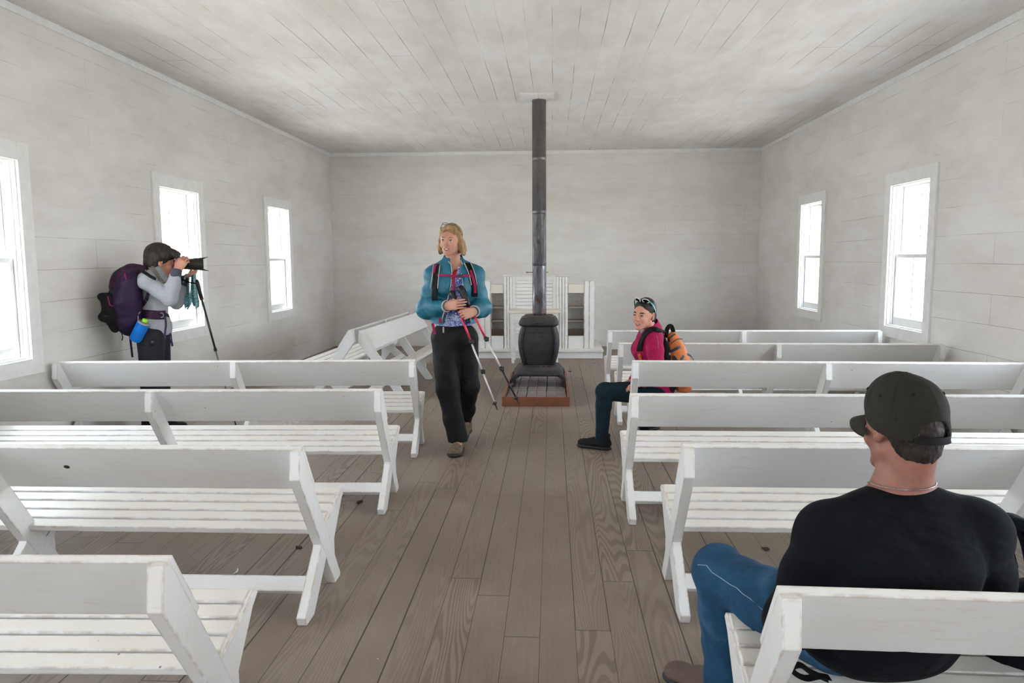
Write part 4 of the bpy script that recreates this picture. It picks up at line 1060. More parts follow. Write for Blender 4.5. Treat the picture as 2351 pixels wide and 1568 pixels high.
# backpack worn by her (straps seen from the front)
M_mag = cloth('magenta_webbing', (0.58, 0.12, 0.30)); M_pkd = cloth('dark_pack_cloth', (0.14, 0.11, 0.15))
bp1 = thing('backpack', 'hiking backpack worn by the woman in teal, black and magenta straps over her shoulders', 'backpack', tuple(base))
B = Sdf(J['chest']-0.35, J['chest']+0.35, 0.006)
B.box(J['chest']+np.array([0.0, 0.235, -0.05]), (0.125, 0.085, 0.20), None, 0.06, 0.02)
B.obj('pack_body', M_pkd, bp1, base)
for pix in (((1004, 610), (1003, 622), (1001, 640), (999, 662), (999, 690)), ((1072, 606), (1078, 618), (1083, 634), (1087, 655), (1090, 680))):
    surf_ribbon(JK, 'shoulder_strap', pix, 0.024, 0.006, M_blackf, bp1, base)
    for s_ in (-1, 1):
        surf_ribbon(JK, 'strap_piping', [(a+s_*7.3, b) for a, b in pix[:4]], 0.0025, 0.004, M_cream_t, bp1, base, off=0.011)
surf_ribbon(JK, 'strap_tail', ((1079, 622), (1085, 640), (1089, 656), (1091, 672)), 0.010, 0.003, M_mag, bp1, base, off=0.013)
surf_ribbon(JK, 'strap_tail', ((1003, 609), (1000, 618), (998, 628)), 0.009, 0.003, M_mag, bp1, base, off=0.013)
pts = [JK.hit(u, 633.5, 0.012) for u in (1006, 1018, 1030)]+[V(u, 634, JK.hit(1030, 634, 0.012)[1]) for u in (1040, 1050, 1060)]+[JK.hit(u, 634, 0.012) for u in (1068, 1080)]
ribbon('chest_strap', pts, [(0, -1, 0.1)]*len(pts), 0.009, 0.002, M_mag, bp1, base)
m = MB(); m.box(V(1057, 634, pts[4][1]-0.006)-base, (0.036, 0.010, 0.024), None, 0.003); m.build('buckle', M_blackp, bp1)
ribbon('strap_tail', [V(1042, 636, pts[4][1]), V(1042, 650, pts[4][1]-0.005), V(1042, 668, pts[4][1]+0.0)], [(0, -1, 0)]*3, 0.009, 0.002, M_mag, bp1, base)
ribbon('strap_tail', [V(993, 742, 5.50), V(996, 755, 5.495), V(999, 768, 5.50)], [(0, -1, 0)]*3, 0.010, 0.002, M_mag, bp1, base)
ribbon('strap_tail', [V(1011, 730, 5.49), V(1010, 742, 5.49)], [(0, -1, 0)]*2, 0.012, 0.002, M_mag, bp1, base)
# glasses pushed up on her hair
M_tort = simple('dark_tortoise_frame', (0.16, 0.10, 0.08), 0.3, bump=0)
gl = thing('eyeglasses', 'thin dark eyeglasses pushed up on the blonde woman\'s hair', 'glasses', tuple(hw_o))
m = MB(); 
for q in (-1, 1):
    c = np.array([q*0.029, 0.050, 0.125]); ring = [Mh@(c+np.array([0.023*math.cos(t), 0.012*math.sin(t), 0.006*math.sin(t)-0.10*abs(c[0]+0.026*math.cos(t))**1.0*abs(c[0]+0.026*math.cos(t))*8])) for t in np.linspace(0, 2*math.pi, 21)]
    mm = MB(); mm.tube(ring, 0.0020, 6); mm.build('rim', M_tort, gl)
    mm = MB(); mm.tube([Mh@np.array([q*0.051, 0.050, 0.118]), Mh@np.array([q*0.074, 0.03, 0.092]), Mh@np.array([q*0.084, -0.02, 0.045])], 0.0022, 6); mm.build('temple_arm', M_tort, gl)
mm = MB(); mm.tube([Mh@np.array([-0.007, 0.050, 0.125]), Mh@np.array([0.007, 0.050, 0.125])], 0.002, 6); mm.build('bridge', M_tort, gl)
# trekking poles
M_red = simple('raspberry_metal', (0.78, 0.17, 0.30), 0.3, 0.3, 0.05, bump=0); M_wht = simple('white_pole_metal', (0.82, 0.80, 0.80), 0.3, 0.3, 0.06, bump=0); M_blkm = simple('black_pole_metal', (0.07, 0.07, 0.08), 0.35, 0.3, 0.1, bump=0)
def trek(label, top, bot, cols, marks, name='trekking_pole'):
    """top grip end, bot tip; marks = fractions (grip end, shaft1 end, shaft2 end, basket)"""
    top, bot = np.array(top), np.array(bot); r = thing(name, label, 'hiking pole', tuple(top)); d = bot-top; Lg = np.linalg.norm(d); d /= Lg
    P = lambda f: d*Lg*f
    g1, s1, s2, bk = marks
    m = MB(); m.tube([P(0), P(0.01), P(g1*0.25), P(g1*0.5), P(g1*0.8), P(g1)], [0.016, 0.026, 0.021, 0.022, 0.018, 0.014], 14); m.build('grip', M_blackp, r)
    m = MB(); m.tube([P(g1), P(s1)], 0.0085, 12); m.build('upper_shaft', cols[0], r)
    m = MB(); m.tube([P(s1), P(s2)], 0.0075, 12); m.build('middle_shaft', cols[1], r)
    m = MB(); m.tube([P(s2), P(bk)], 0.0065, 12); m.build('lower_shaft', cols[2], r)
    for f in (s1, s2):
        m = MB(); m.tube([P(f-0.018), P(f-0.012), P(f+0.012), P(f+0.018)], [0.010, 0.0145, 0.0145, 0.010], 12); m.box(P(f)+np.array([0.014, -0.006, 0]), (0.014, 0.014, 0.03), None, 0.003); m.build('lock', M_blackp, r)
    m = MB(); m.tube([P(bk-0.012), P(bk), P(bk+0.012)], [0.008, 0.018, 0.009], 12); m.build('basket', M_blackp, r)
    m = MB(); m.tube([P(bk), P(1.0)], [0.0065, 0.003], 10); m.build('tip', M_blackp, r)
    return r
trek('right pole of the walking woman, its black lower end in front of the brick tray', V(1054, 657, 5.475), V(1193, 929, 5.33), (M_red, M_wht, M_blkm), (0.17, 0.45, 0.70, 0.945))
trek('left pole of the walking woman, white down to its basket', V(1036, 668, 5.475), V(1142, 941, 5.36), (M_red, M_wht, M_wht), (0.16, 0.43, 0.68, 0.945))

# ---------------------------------------------------------------- photographer by the left window
f2 = nrm((0.86, 0.51, 0)); M2 = basis(f2); r2 = M2[:, 0]   # r2 points to her right (towards the aisle side of the camera)
f2b = nrm((0.86, 0.51, 0.0))
Yp = 6.00
J = {'neck': V(364, 624, 5.98), 'chest': V(353, 672, Yp), 'waist': V(352, 715, Yp), 'pelvis': V(352, 757, Yp),
     'shR': V(337, 645, 5.82), 'elR': V(391, 686, 5.84), 'wrR': V(406, 621, 5.885),
     'shL': V(364, 646, 6.20), 'elL': V(405, 694, 6.18), 'wrL': V(424, 638, 6.24),
     'hipR': V(347, 777, 5.91), 'hipL': V(360, 777, 6.10), 'knR': V(350, 872, 5.91), 'knL': V(366, 870, 6.12)}
aR = V(348, 955, 5.88); aR[2] = 0.09; aL = V(368, 950, 6.12); aL[2] = 0.09; J['anR'] = aR; J['anL'] = aL
p_o = V(371, 603, 6.00); Mph = basis((0.86, 0.51, -0.16)); SP = 1.10
base = np.array([J['pelvis'][0], J['pelvis'][1], 0.0])
w2 = thing('person', 'person in grey pullover and dark trousers aiming a long-lens camera beside the left window', 'person', tuple(base))
lo, hi = bounds(list(J.values())+[p_o], 0.17); lo[2] = 0; lo[0] = max(lo[0], XL+0.01)
S2 = Sdf(lo, hi, 0.0035)
torso(S2, J, M2); arm(S2, J, 'R', -0.006); arm(S2, J, 'L', -0.006); leg(S2, J, 'R', -0.004); leg(S2, J, 'L', -0.004)
for q in 'RL':
    a = J['an'+q]; S2.chain([a, a+f2*0.06+np.array([0, 0, -0.045]), a+f2*0.13+np.array([0, 0, -0.06])], [0.036, 0.03, 0.02], 0.02)
head_prims(S2, p_o, Mph, SP, neck=J['neck'], smile=False)
up_ = np.array([0, 0, 1.0])
hand(S2, J['wrR'], nrm(V(419, 602, 5.90)-J['wrR']), -r2*0.8+f2*0.5, nrm(up_*0.5-f2*0.7), (0.45, 0.8, 0.6), 1.0, thumb=(0.7, 0.4))
hand(S2, J['wrL'], nrm(f2*0.45+up_*0.25+r2*0.3), up_*0.9-f2*0.1, f2*0.8-r2*0.5, (0.55, 0.7, 0.4), 1.0, thumb=(0.7, 0.6))
M_skin2 = make_skin('tanned_skin', (0.70, 0.50, 0.42), (0.76, 0.55, 0.46))
S2.obj('body', [M_skin2, M_lips], w2, base, lipfn(p_o, Mph, SP))
M_brwn = simple('brown_brow', (0.20, 0.15, 0.13), 0.8, bump=0)
face_parts(p_o, Mph, SP, w2, base, M_irisd, M_brwn, teeth=False)
M_brownhair = make_hair('brown_short_hair', (0.012, 0.008, 0.006), (0.050, 0.033, 0.026), sc_=45)
L = lambda x, y, z: p_o+Mph@(np.array([x, y, z])*SP)
H = Sdf(p_o-0.2, p_o+0.2, 0.0035)
H.ell(L(0, -0.022, 0.050), (0.092*SP, 0.106*SP, 0.098*SP), Mph, 0.02); H.ell(L(0, -0.055, -0.015), (0.080*SP, 0.068*SP, 0.070*SP), Mph, 0.02)
H.chain([L(-0.05, 0.07, 0.075), L(0, 0.098, 0.078), L(0.05, 0.085, 0.070)], [0.022*SP, 0.020*SP, 0.024*SP], 0.02)
H.chain([L(0.03, 0.070, 0.084), L(0.015, 0.122, 0.052)], [0.030, 0.008], 0.02)
H.ell(L(0, 0.105, -0.045), (0.085*SP, 0.085*SP, 0.090*SP), Mph, 0.008, 'sub')
for q in (-1, 1): H.ell(L(q*0.088, -0.004, -0.018), (0.020, 0.026, 0.036), Mph, 0.006, 'sub')
H.cut(L(0, -0.08, -0.083), Mph@np.array([0, -0.2, -1]))
H.wrinkle(0.004, 130, 6); H.obj('hair', M_brownhair, w2, base)
# pullover
M_grey = cloth('heather_grey_knit', (0.62, 0.63, 0.65), 0.08)
PU = Sdf(lo, hi, 0.0045)
torso(PU, J, M2, 0.016, k=0.04); PU.ell(J['pelvis']+np.array([0, 0, 0.03]), (0.165, 0.145, 0.13), M2, 0.04)
sleeve(PU, J, 'R', 0.014, 0.010, 0.004, r0=0.05); sleeve(PU, J, 'L', 0.012, 0.008, 0.004, r0=0.05)
PU.cone(J['neck']+np.array([0, 0, -0.03])-f2*0.01, J['neck']-f2*0.015+np.array([0, 0, 0.03]), 0.074, 0.064, 0.03)
PU.cone(J['neck'], J['neck']+f2*0.02+np.array([0, 0, 0.10]), 0.056, 0.056, 0.004, 'sub')
PU.cut(V(352, 768, Yp), (0, 0, -1)); PU.cut(V(364, 606, 5.980), (0, 0, 1))
for q in 'RL':
    ax_ = nrm(J['wr'+q]-J['el'+q]); cutlocal(PU, J['wr'+q]-ax_*0.03, ax_, 0.09)
PU.wrinkle(0.005, 38, 4); PU.obj('pullover', M_grey, w2, base)
M_charc = cloth('charcoal_knit', (0.27, 0.28, 0.32))
for q in 'RL':
    G = Sdf(lo, hi, 0.0045)
    ax_ = nrm(J['wr'+q]-J['el'+q]); a = J['wr'+q]; G.cone(a-ax_*0.075, a+ax_*0.012, 0.046, 0.040, 0.01)
    cutlocal(G, a+ax_*0.012, ax_, 0.1); cutlocal(G, a-ax_*0.075, -ax_, 0.1)
    G.obj('wrist_gaiter', M_charc, w2, base)
TR = Sdf(lo, hi, 0.005)
TR.ell(J['pelvis'], (0.165, 0.135, 0.125), M2, 0.04)
for q in 'RL':
    TR.chain([J['hip'+q]+np.array([0, 0, 0.02]), J['kn'+q], J['kn'+q]*0.4+J['an'+q]*0.6, J['an'+q]+np.array([0, 0, 0.0])], [0.108, 0.088, 0.078, 0.078], 0.03)
TR.cut(V(352, 744, Yp), (0, 0, 1)); TR.cut(J['anR']+np.array([0, 0, -0.035]), (0, 0, -1))
TR.wrinkle(0.006, 26, 9)
M_dkn = cloth('dark_navy_trouser', (0.15, 0.155, 0.175)); TR.obj('trousers', M_dkn, w2, base)
for a in (aR, aL):
    h_ = a-f2*0.075; t_ = a+f2*0.20; shoe(h_[:2], t_[:2], 0.0, (cloth('black_shoe_fabric', (0.11, 0.11, 0.115)), M_sole, M_blackf), w2, base, w=0.05)
m = MB(); c = V(349, 793, 5.780); m.ball(PU.hit(349, 770)-base, 0.01)
m = MB(); p = TR.hit(350, 787, 0.006); m.ball(p-base, (0.022, 0.008, 0.022), None, 16); m.build('belt_pouch_button', M_blackp, w2)
# camera with long lens and petal hood
cx_ = V(413, 606.5, 6.015); cm = thing('long_lens_camera', 'black camera with long lens and petal hood raised to the photographer\'s eye', 'camera', tuple(cx_))
Mc = M2
S_ = lambda a: a
m = MB(); m.box((0, 0, 0), (0.135, 0.058, 0.075), Mc, 0.010); m.build('camera_body', M_blackp, cm)
m = MB(); m.box((0, 0.0, 0), (0.05, 0.065, 0.03), Mc, 0.008); m.v = [tuple(np.array(v)+np.array([0, 0, 0.047])) for v in m.v]; m.build('viewfinder_hump', M_blackp, cm)
R90 = np.stack([Mc[:, 0], np.array([0, 0, 1.0]), Mc[:, 1]], 1)  # local z -> forward
m = MB(); m.lathe([(0.040, 0.025), (0.043, 0.03), (0.043, 0.06), (0.046, 0.062), (0.046, 0.10), (0.049, 0.105), (0.050, 0.155), (0.047, 0.16)], n=36, M=R90); m.build('lens', M_blackp, cm)
m = MB(); m.lathe([(0.030, 0.158), (0.030, 0.161)], n=30, M=R90); m.build('front_glass', simple('lens_glass', (0.05, 0.06, 0.09), 0.05, bump=0), cm)
m = MB(); n_ = 72; vs = []; fs = []
for k in range(n_):
    t = 2*math.pi*k/n_; ln = 0.175+0.045*max(0, math.cos(2*(t-math.pi/2)))**1.5; ro = 0.054+0.004*(ln-0.155)/0.05
    for r_, z_ in ((0.051, 0.145), (ro, ln), (ro-0.003, ln), (0.048, 0.145)): vs.append(R90@np.array([r_*math.cos(t), r_*math.sin(t), z_]))
for k in range(n_):
    k2 = (k+1) % n_
    for j in range(4): fs.append([4*k+j, 4*k2+j, 4*k2+(j+1) % 4, 4*k+(j+1) % 4])
m.add(vs, fs, 0, False); m.build('lens_hood', M_blackp, cm)
M_strapst = NT('striped_camera_strap'); _v = M_strapst.coord(); _w = M_strapst.n('ShaderNodeTexWave'); _w.inputs['Scale'].default_value = 42; _w.bands_direction = 'Z'; M_strapst.l(_v, _w.inputs['Vector'])
M_strapst = M_strapst.base(M_strapst.ramp(_w.outputs['Fac'], [(0.42, (0.03, 0.03, 0.03)), (0.52, (0.36, 0.33, 0.26))]), 0.8) or M_strapst.m
ps = [(341, 606), (347, 614), (355, 625), (363, 637), (372, 648), (382, 657)]
pts = [PU.hit(u, v, 0.010) for u, v in ps[:5]]+[V(383, 657, PU.hit(372, 648)[1]+0.02)]
ribbon('camera_strap', pts, [PU.normal(p) for p in pts[:5]]+[(0.3, -0.9, 0.2)], 0.020, 0.0025, M_strapst, cm, cx_)
ribbon('camera_strap', [V(383, 657, 5.860), V(391, 645, 5.900), V(398, 628, 5.960), V(402, 612, 5.980)], [(0.3, -0.9, 0)]*4, 0.006, 0.0015, M_blackf, cm, cx_)
# purple backpack
M_purp = cloth('purple_nylon', (0.15, 0.085, 0.20), rough=0.55); M_purp2 = cloth('plum_nylon', (0.20, 0.09, 0.18), rough=0.55)
PKY = 5.84
pc = V(286, 690, PKY)
bp = thing('backpack', 'bulky purple hiking backpack on the photographer\'s back with black bundle strapped behind', 'backpack', tuple(pc))
B = Sdf(pc-0.42, pc+0.42, 0.005)
bk = -f2
C_ = lambda u, v, dy=0: V(u, v, PKY+dy-max(0, 285-u)*0.0035)
B.chain([C_(306, 632), C_(293, 655), C_(287, 690), C_(288, 722), C_(296, 748)], [0.070, 0.108, 0.118, 0.116, 0.080], 0.05)
for dy in (-0.07, 0.09): B.chain([C_(300, 645, dy), C_(290, 690, dy), C_(293, 735, dy)], [0.07, 0.095, 0.07], 0.05)
B.wrinkle(0.005, 24, 3)
# keep clear of the wearer's back and the wall
B.F = np.maximum(B.F, (XL+0.012-B.ax[0])[:, None, None].astype(np.float32))
B.obj('pack_body', M_purp, bp, pc)
T = Sdf(pc-0.42, pc+0.42, 0.005); T.chain([C_(322, 618), C_(305, 627), C_(290, 645), C_(281, 664)], [0.035, 0.072, 0.104, 0.098], 0.04); T.cut(C_(283, 672), nrm((C_(283, 672)-C_(300, 620)))); T.wrinkle(0.004, 30, 8)
T.F = np.maximum(T.F, (XL+0.012-T.ax[0])[:, None, None].astype(np.float32))
T.obj('top_lid', M_purp2, bp, pc)
K = Sdf(pc-0.42, pc+0.42, 0.005)
K.chain([C_(246, 686), C_(252, 704), C_(251, 724), C_(262, 756)], [0.036, 0.050, 0.058, 0.030], 0.03); K.ell(C_(236, 682), (0.036, 0.04, 0.032), None, 0.012); K.ell(C_(241, 728), (0.05, 0.05, 0.045), None, 0.02); K.chain([C_(250, 690), C_(262, 730)], [0.06, 0.06], 0.03)
K.wrinkle(0.008, 40, 5); K.F = np.maximum(K.F, (XL+0.012-K.ax[0])[:, None, None].astype(np.float32)); K.obj('black_bundle', M_blackf, bp, pc)
for pts, w_, mt in (([PU.hit(322, 623, 0.012), PU.hit(333, 628, 0.01), PU.hit(345, 636, 0.01), PU.hit(356, 642, 0.01)], 0.012, M_blackf),
                ([PU.hit(343, 672, 0.012), PU.hit(337, 690, 0.012), PU.hit(326, 706, 0.012), PU.hit(318, 722, 0.012)], 0.013, M_purp),
                ([PU.hit(323, 720, 0.016), PU.hit(345, 722, 0.014), PU.hit(362, 723, 0.012), PU.hit(378, 723, 0.01)], 0.036, M_purp2)):
    ribbon('shoulder_strap' if mt is not M_purp2 else 'hip_belt', pts, [PU.normal(p) for p in pts], w_, 0.006, mt, bp, pc)
ribbon('hip_belt', [PU.hit(366, 723, 0.012), PU.hit(378, 722, 0.01), PU.hit(386, 726, 0.006)], [PU.normal(PU.hit(u, 723)) for u in (366, 378, 385)], 0.012, 0.005, M_purp, bp, pc)
for u, v in ((341, 686), (368, 723)):
    p = PU.hit(u, v, 0.02); m = MB(); m.tube([p-pc+np.array([0.016*math.cos(t), 0, 0.018*math.sin(t)]) for t in np.linspace(0, 6.283, 17)], 0.0035, 6); m.build('strap_ring', M_greyp, bp)
for ps_ in (((297, 760), (300, 785), (304, 820)), ((379, 727), (381, 745), (379, 765), (380, 780)), ((391, 765), (393, 780), (396, 795))):
    yy = 5.80 if ps_[0][0] > 350 else 5.84; ribbon('strap_tail', [V(u, v, yy) for u, v in ps_], [(0, -1, 0)]*len(ps_), 0.009, 0.002, M_purp, bp, pc)
m = MB(); m.tube([C_(286, 628, -0.16)-pc, C_(290, 642, -0.19)-pc], 0.006, 8); m.tube([C_(247, 680, -0.09)-pc, C_(252, 700, -0.13)-pc, C_(260, 703, -0.15)-pc], 0.004, 8); m.build('bungee_cord', M_mag, bp)
m = MB(); m.tube([C_(271, 757, -0.1)-pc, C_(279, 762, -0.1)-pc, C_(282, 775, -0.1)-pc, C_(280, 782, -0.1)-pc], 0.004, 8); m.build('draw_cord', M_blackf, bp)
# bottle in blue sleeve
b0, b1 = V(309, 782, 5.78), V(330, 741, 5.78); dz = nrm(b1-b0); Mb = np.stack([nrm(np.cross((0, 1, 0), dz)), nrm(np.cross(dz, np.cross((0, 1, 0), dz))), dz], 1)
Lb = np.linalg.norm(b1-b0)
bt = thing('water_bottle', 'water bottle in a bright blue sleeve with lime green cap hanging at the photographer\'s hip', 'bottle', tuple(b0))
m = MB(); m.lathe([(0.036, 0), (0.043, 0.006), (0.046, 0.02), (0.049, Lb-0.01), (0.047, Lb)], n=28, M=Mb); m.build('sleeve', cloth('bright_blue_neoprene', (0.05, 0.42, 0.75)), bt)
m = MB(); m.lathe([(0.0492, Lb-0.006), (0.0505, Lb-0.002), (0.0505, Lb+0.004), (0.048, Lb+0.006), (0.03, Lb+0.008)], n=28, M=Mb); m.build('sleeve_rim', M_greyp, bt)
m = MB(); m.lathe([(0.018, Lb+0.006), (0.020, Lb+0.01), (0.020, Lb+0.028), (0.014, Lb+0.034)], n=20, M=Mb); m.build('bottle_cap', simple('lime_plastic', (0.62, 0.88, 0.20), 0.4, bump=0), bt)
m = MB(); m.tube([Mb@np.array([0, 0, Lb])+np.array([-0.03, 0.0, 0]), V(317, 735, 5.780)-b0, V(316, 722, 5.780)-b0, V(322, 716, 5.790)-b0], 0.005, 8); m.build('carabiner', M_greyp, bt)
# pole standing on the floor, its strap around her wrist
tp = V(451, 642, 6.180); dpx = V(500, 823, 6.240); d_ = dpx-tp; bt_ = tp+d_*((0.0-tp[2])/d_[2])
pl = thing('trekking_pole', 'dark hiking pole standing on the floor in front of the photographer', 'hiking pole', tuple(tp))
P = lambda f: d_*((0.0-tp[2])/d_[2])*f
m = MB(); m.tube([P(0), P(0.02), P(0.07), P(0.12)], [0.010, 0.018, 0.015, 0.016], 12); m.build('grip', M_blackp, pl)
m = MB(); m.tube([P(0.12), P(0.135)], [0.016, 0.014], 12); m.build('grip_collar', simple('copper_brown_plastic', (0.42, 0.22, 0.16), 0.5, bump=0), pl)
m = MB(); m.tube([P(0.135), P(0.46)], 0.009, 12); m.build('upper_shaft', simple('dark_patterned_metal', (0.22, 0.25, 0.25), 0.35, 0.3, 0.4, 25, 0), pl)
m = MB(); m.tube([P(0.455), P(0.475)], 0.013, 12); m.build('lock', M_blackp, pl)
m = MB(); m.tube([P(0.475), P(0.97)], 0.007, 12); m.build('lower_shaft', simple('grey_metal', (0.55, 0.55, 0.56), 0.3, 0.5, bump=0), pl)
m = MB(); m.tube([P(0.97), P(1.0)], [0.007, 0.004], 10); m.build('tip', M_blackp, pl)
ribbon('wrist_strap', [V(u, v, 6.18) for u, v in ((452, 652), (445, 650), (434, 648), (424, 644), (417, 640), (419, 634), (428, 630))], [(0, -0.3, 1)]*7, 0.010, 0.002, M_blackf, pl, tp)
# teal patterned scarf hanging from the left hand
def make_scarf():
    t = NT('teal_paisley_scarf'); v = t.coord(); n_ = t.noise(v, 60, 4, 0.8, 2.0)
    t.base(t.ramp(n_, [(0.42, (0.02, 0.17, 0.21)), (0.50, (0.10, 0.36, 0.36)), (0.56, (0.50, 0.66, 0.64))]), 0.85); return t.m
sf = thing('scarf', 'teal patterned scarf hanging in two tails from the photographer\'s raised hand', 'scarf', tuple(V(436, 640, 6.220)))
sb = V(436, 640, 6.220); M_sc = make_scarf()
def tail(rows, seed):
    """rows of (u_left, u_right, v, y); a folded sheet with thickness"""
    m = MB(); nx_ = 14; vs = []; rg = random.Random(seed)
    for i, (ul, ur, v, y) in enumerate(rows):
        for j in range(nx_+1):
            t = j/nx_; fold = 0.016*math.sin(t*math.pi*3.2+seed+i*0.25)
            vs.append(V(ul+(ur-ul)*t, v+(3.0*math.sin(t*7+seed) if i == len(rows)-1 else 0), y)+np.array([0, fold, 0])-sb)
    nr = len(rows); nn = nx_+1; back = [p+np.array([0, 0.004, 0]) for p in vs]; off = len(vs)
    fs = []
    for i in range(nr-1):
        for j in range(nx_):
            a = i*nn+j; fs.append([a, a+nn, a+nn+1, a+1]); fs.append([off+a, off+a+1, off+a+nn+1, off+a+nn])
    rim = [j for j in range(nn)]+[i*nn+nx_ for i in range(1, nr)]+[(nr-1)*nn+j for j in range(nx_-1, -1, -1)]+[i*nn for i in range(nr-2, 0, -1)]
    for a, b in zip(rim, rim[1:]+rim[:1]): fs.append([a, b, off+b, off+a])
    m.add(vs+back, fs, 0, True); m.build('scarf_tail', M_sc, sf)
tail([(424, 436, 628, 6.22), (418, 436, 640, 6.21), (413, 437, 656, 6.20), (411, 437, 672, 6.20), (412, 441, 688, 6.20), (420, 440, 698, 6.20), (426, 431, 708, 6.20)], 1)
tail([(440, 447, 630, 6.23), (440, 449, 645, 6.23), (439, 450, 660, 6.23), (438, 452, 676, 6.23), (441, 456, 692, 6.23), (446, 456, 706, 6.23)], 4)

# ---------------------------------------------------------------- young woman seated sideways on a right-hand bench
f3 = nrm((-1, 0.04, 0)); M3 = basis(f3)
J = {'neck': V(1494, 757, 5.74), 'chest': V(1492, 800, 5.76), 'waist': V(1497, 845, 5.77), 'pelvis': V(1508, 890, 5.76),
     'shL': V(1499, 774, 5.60), 'elL': V(1508, 838, 5.54), 'wrL': V(1478, 878, 5.56), 'shR': V(1489, 774, 5.90), 'elR': V(1484, 835, 5.95), 'wrR': V(1455, 872, 5.90),
     'hipL': V(1506, 902, 5.67), 'hipR': V(1506, 895, 5.86), 'knL': V(1388, 899, 5.65), 'knR': V(1442, 895, 6.12), 'anL': V(1381, 1004, 5.64), 'anR': V(1484, 962, 6.22)}
g_o = V(1478.5, 723.5, 5.62); Mg = basis((-0.60, -0.80, -0.02), (0.10, 0.0, 1))
base = np.array([J['pelvis'][0], J['pelvis'][1], 0.0])
w3 = thing('person', 'smiling young woman in crimson jacket sitting on a bench end, turned to the camera', 'person', tuple(base))
lo, hi = bounds(list(J.values())+[g_o], 0.15); lo[2] = 0; hi[2] += 0.02; lo[0] -= 0.08; hi[1] += 0.1
S3 = Sdf(lo, hi, 0.0035)
torso(S3, J, M3, -0.008); arm(S3, J, 'R', -0.006); arm(S3, J, 'L', -0.006); leg(S3, J, 'R', -0.008); leg(S3, J, 'L', -0.008)
for q, hd in (('L', (-0.9, 0.42, 0)), ('R', (0.5, 0.85, 0))):
    a = J['an'+q]; dd = nrm(hd); S3.chain([a, a+dd*0.06+np.array([0, 0, -0.04]), a+dd*0.12+np.array([0, 0, -0.055])], [0.034, 0.028, 0.02], 0.02)
head_prims(S3, g_o, Mg, 0.98, neck=J['neck'], ears=(1,-1))
hand(S3, J['wrL'], (-0.9, 0.1, -0.3), (0, 0.3, -1), (0, 1, 0.2), (0.2, 0.3, 0.2), 0.92); hand(S3, J['wrR'], (-0.9, -0.1, -0.3), (0, -0.3, -1), (0, -1, 0.2), (0.2, 0.3, 0.2), 0.92)
M_skin3 = make_skin('warm_skin', (0.74, 0.53, 0.45), (0.79, 0.58, 0.50))
M_lips3 = simple('rosy_lips', (0.62, 0.33, 0.33), 0.4, var=0.1, scale=60, bump=0)
S3.obj('body', [M_skin3, M_lips3], w3, base, lipfn(g_o, Mg, 0.98))
M_dkbrow = simple('black_brow', (0.07, 0.05, 0.05), 0.8, bump=0)
face_parts(g_o, Mg, 0.98, w3, base, M_irisd, M_dkbrow, look=(0.12, 0.02), browth=0.0038)
M_dkhair = make_hair('dark_brown_hair', (0.006, 0.005, 0.005), (0.030, 0.022, 0.020), sc_=55)
L = lambda x, y, z: g_o+Mg@(np.array([x, y, z])*0.98)
H = Sdf(g_o-0.22, g_o+0.22, 0.003)
H.ell(L(0, -0.020, 0.042), (0.079, 0.098, 0.090), Mg, 0.015); H.ell(L(0, -0.05, -0.01), (0.070, 0.060, 0.06), Mg, 0.02)
H.chain([L(0, -0.105, 0.03), L(0.0, -0.135, -0.01), L(0.0, -0.135, -0.07), L(0.0, -0.125, -0.125)], [0.022, 0.026, 0.024, 0.008], 0.015)
H.ell(L(0, 0.108, -0.028), (0.072, 0.088, 0.114), Mg, 0.008, 'sub')
for q in (-1, 1): H.ell(L(q*0.082, -0.008, -0.012), (0.020, 0.026, 0.036), Mg, 0.006, 'sub')
H.cut(L(0, -0.05, -0.055), Mg@np.array([0, 0.55, -1])) if False else None
H.wrinkle(0.002, 170, 3); H.obj('hair', M_dkhair, w3, base)
M_crim = cloth('crimson_fleece', (0.60, 0.03, 0.27), 0.12, 0.75, 30, 0.1)
JK3 = Sdf(lo, hi, 0.0045)
torso(JK3, J, M3, 0.016, k=0.04); sleeve(JK3, J, 'L', 0.010, 0.014, 0.008, r0=0.05); sleeve(JK3, J, 'R', 0.010, 0.014, 0.008, r0=0.05)
JK3.cone(J['neck']+np.array([0.01, 0, -0.03]), J['neck']+np.array([-0.005, -0.02, 0.045]), 0.078, 0.066, 0.03); JK3.cone(J['neck'], J['neck']+np.array([-0.02, -0.04, 0.10]), 0.054, 0.056, 0.004, 'sub')
JK3.ell(J['pelvis']+np.array([0, 0, 0.03]), (0.155, 0.125, 0.10), M3, 0.03)
JK3.cut(V(1494, 739, 5.7), nrm((-0.35, -0.3, 1))); JK3.cut(V(1508, 905, 5.7), (0, 0, -1))
JK3.wrinkle(0.005, 34, 2)
jo = JK3.obj('jacket', M_crim, w3, base)
pts = [JK3.hit(u, v, 0.002) for u, v in ((1508, 770), (1511, 785), (1511, 800))]; m = MB(); m.tube([p-base for p in pts], 0.0015, 6); m.build('reflective_piping', M_greyp, jo)
C3 = Sdf(g_o-0.25, g_o+0.25, 0.004); C3.cone(J['neck']+np.array([-0.03, -0.045, 0.0]), J['neck']+np.array([-0.022, -0.05, 0.028]), 0.056, 0.05, 0.01); C3.cut(J['neck']+np.array([0, 0, 0.034]), (0, 0, 1)); C3.cut(J['neck']+np.array([0.02, 0, 0]), (1, 0.3, 0))
C3.obj('scarf_collar', cloth('grey_white_collar', (0.55, 0.54, 0.58)), w3, base)
TR = Sdf(lo, hi, 0.0045)
TR.ell(J['pelvis']+np.array([0, 0, -0.01]), (0.155, 0.13, 0.095), M3, 0.03)
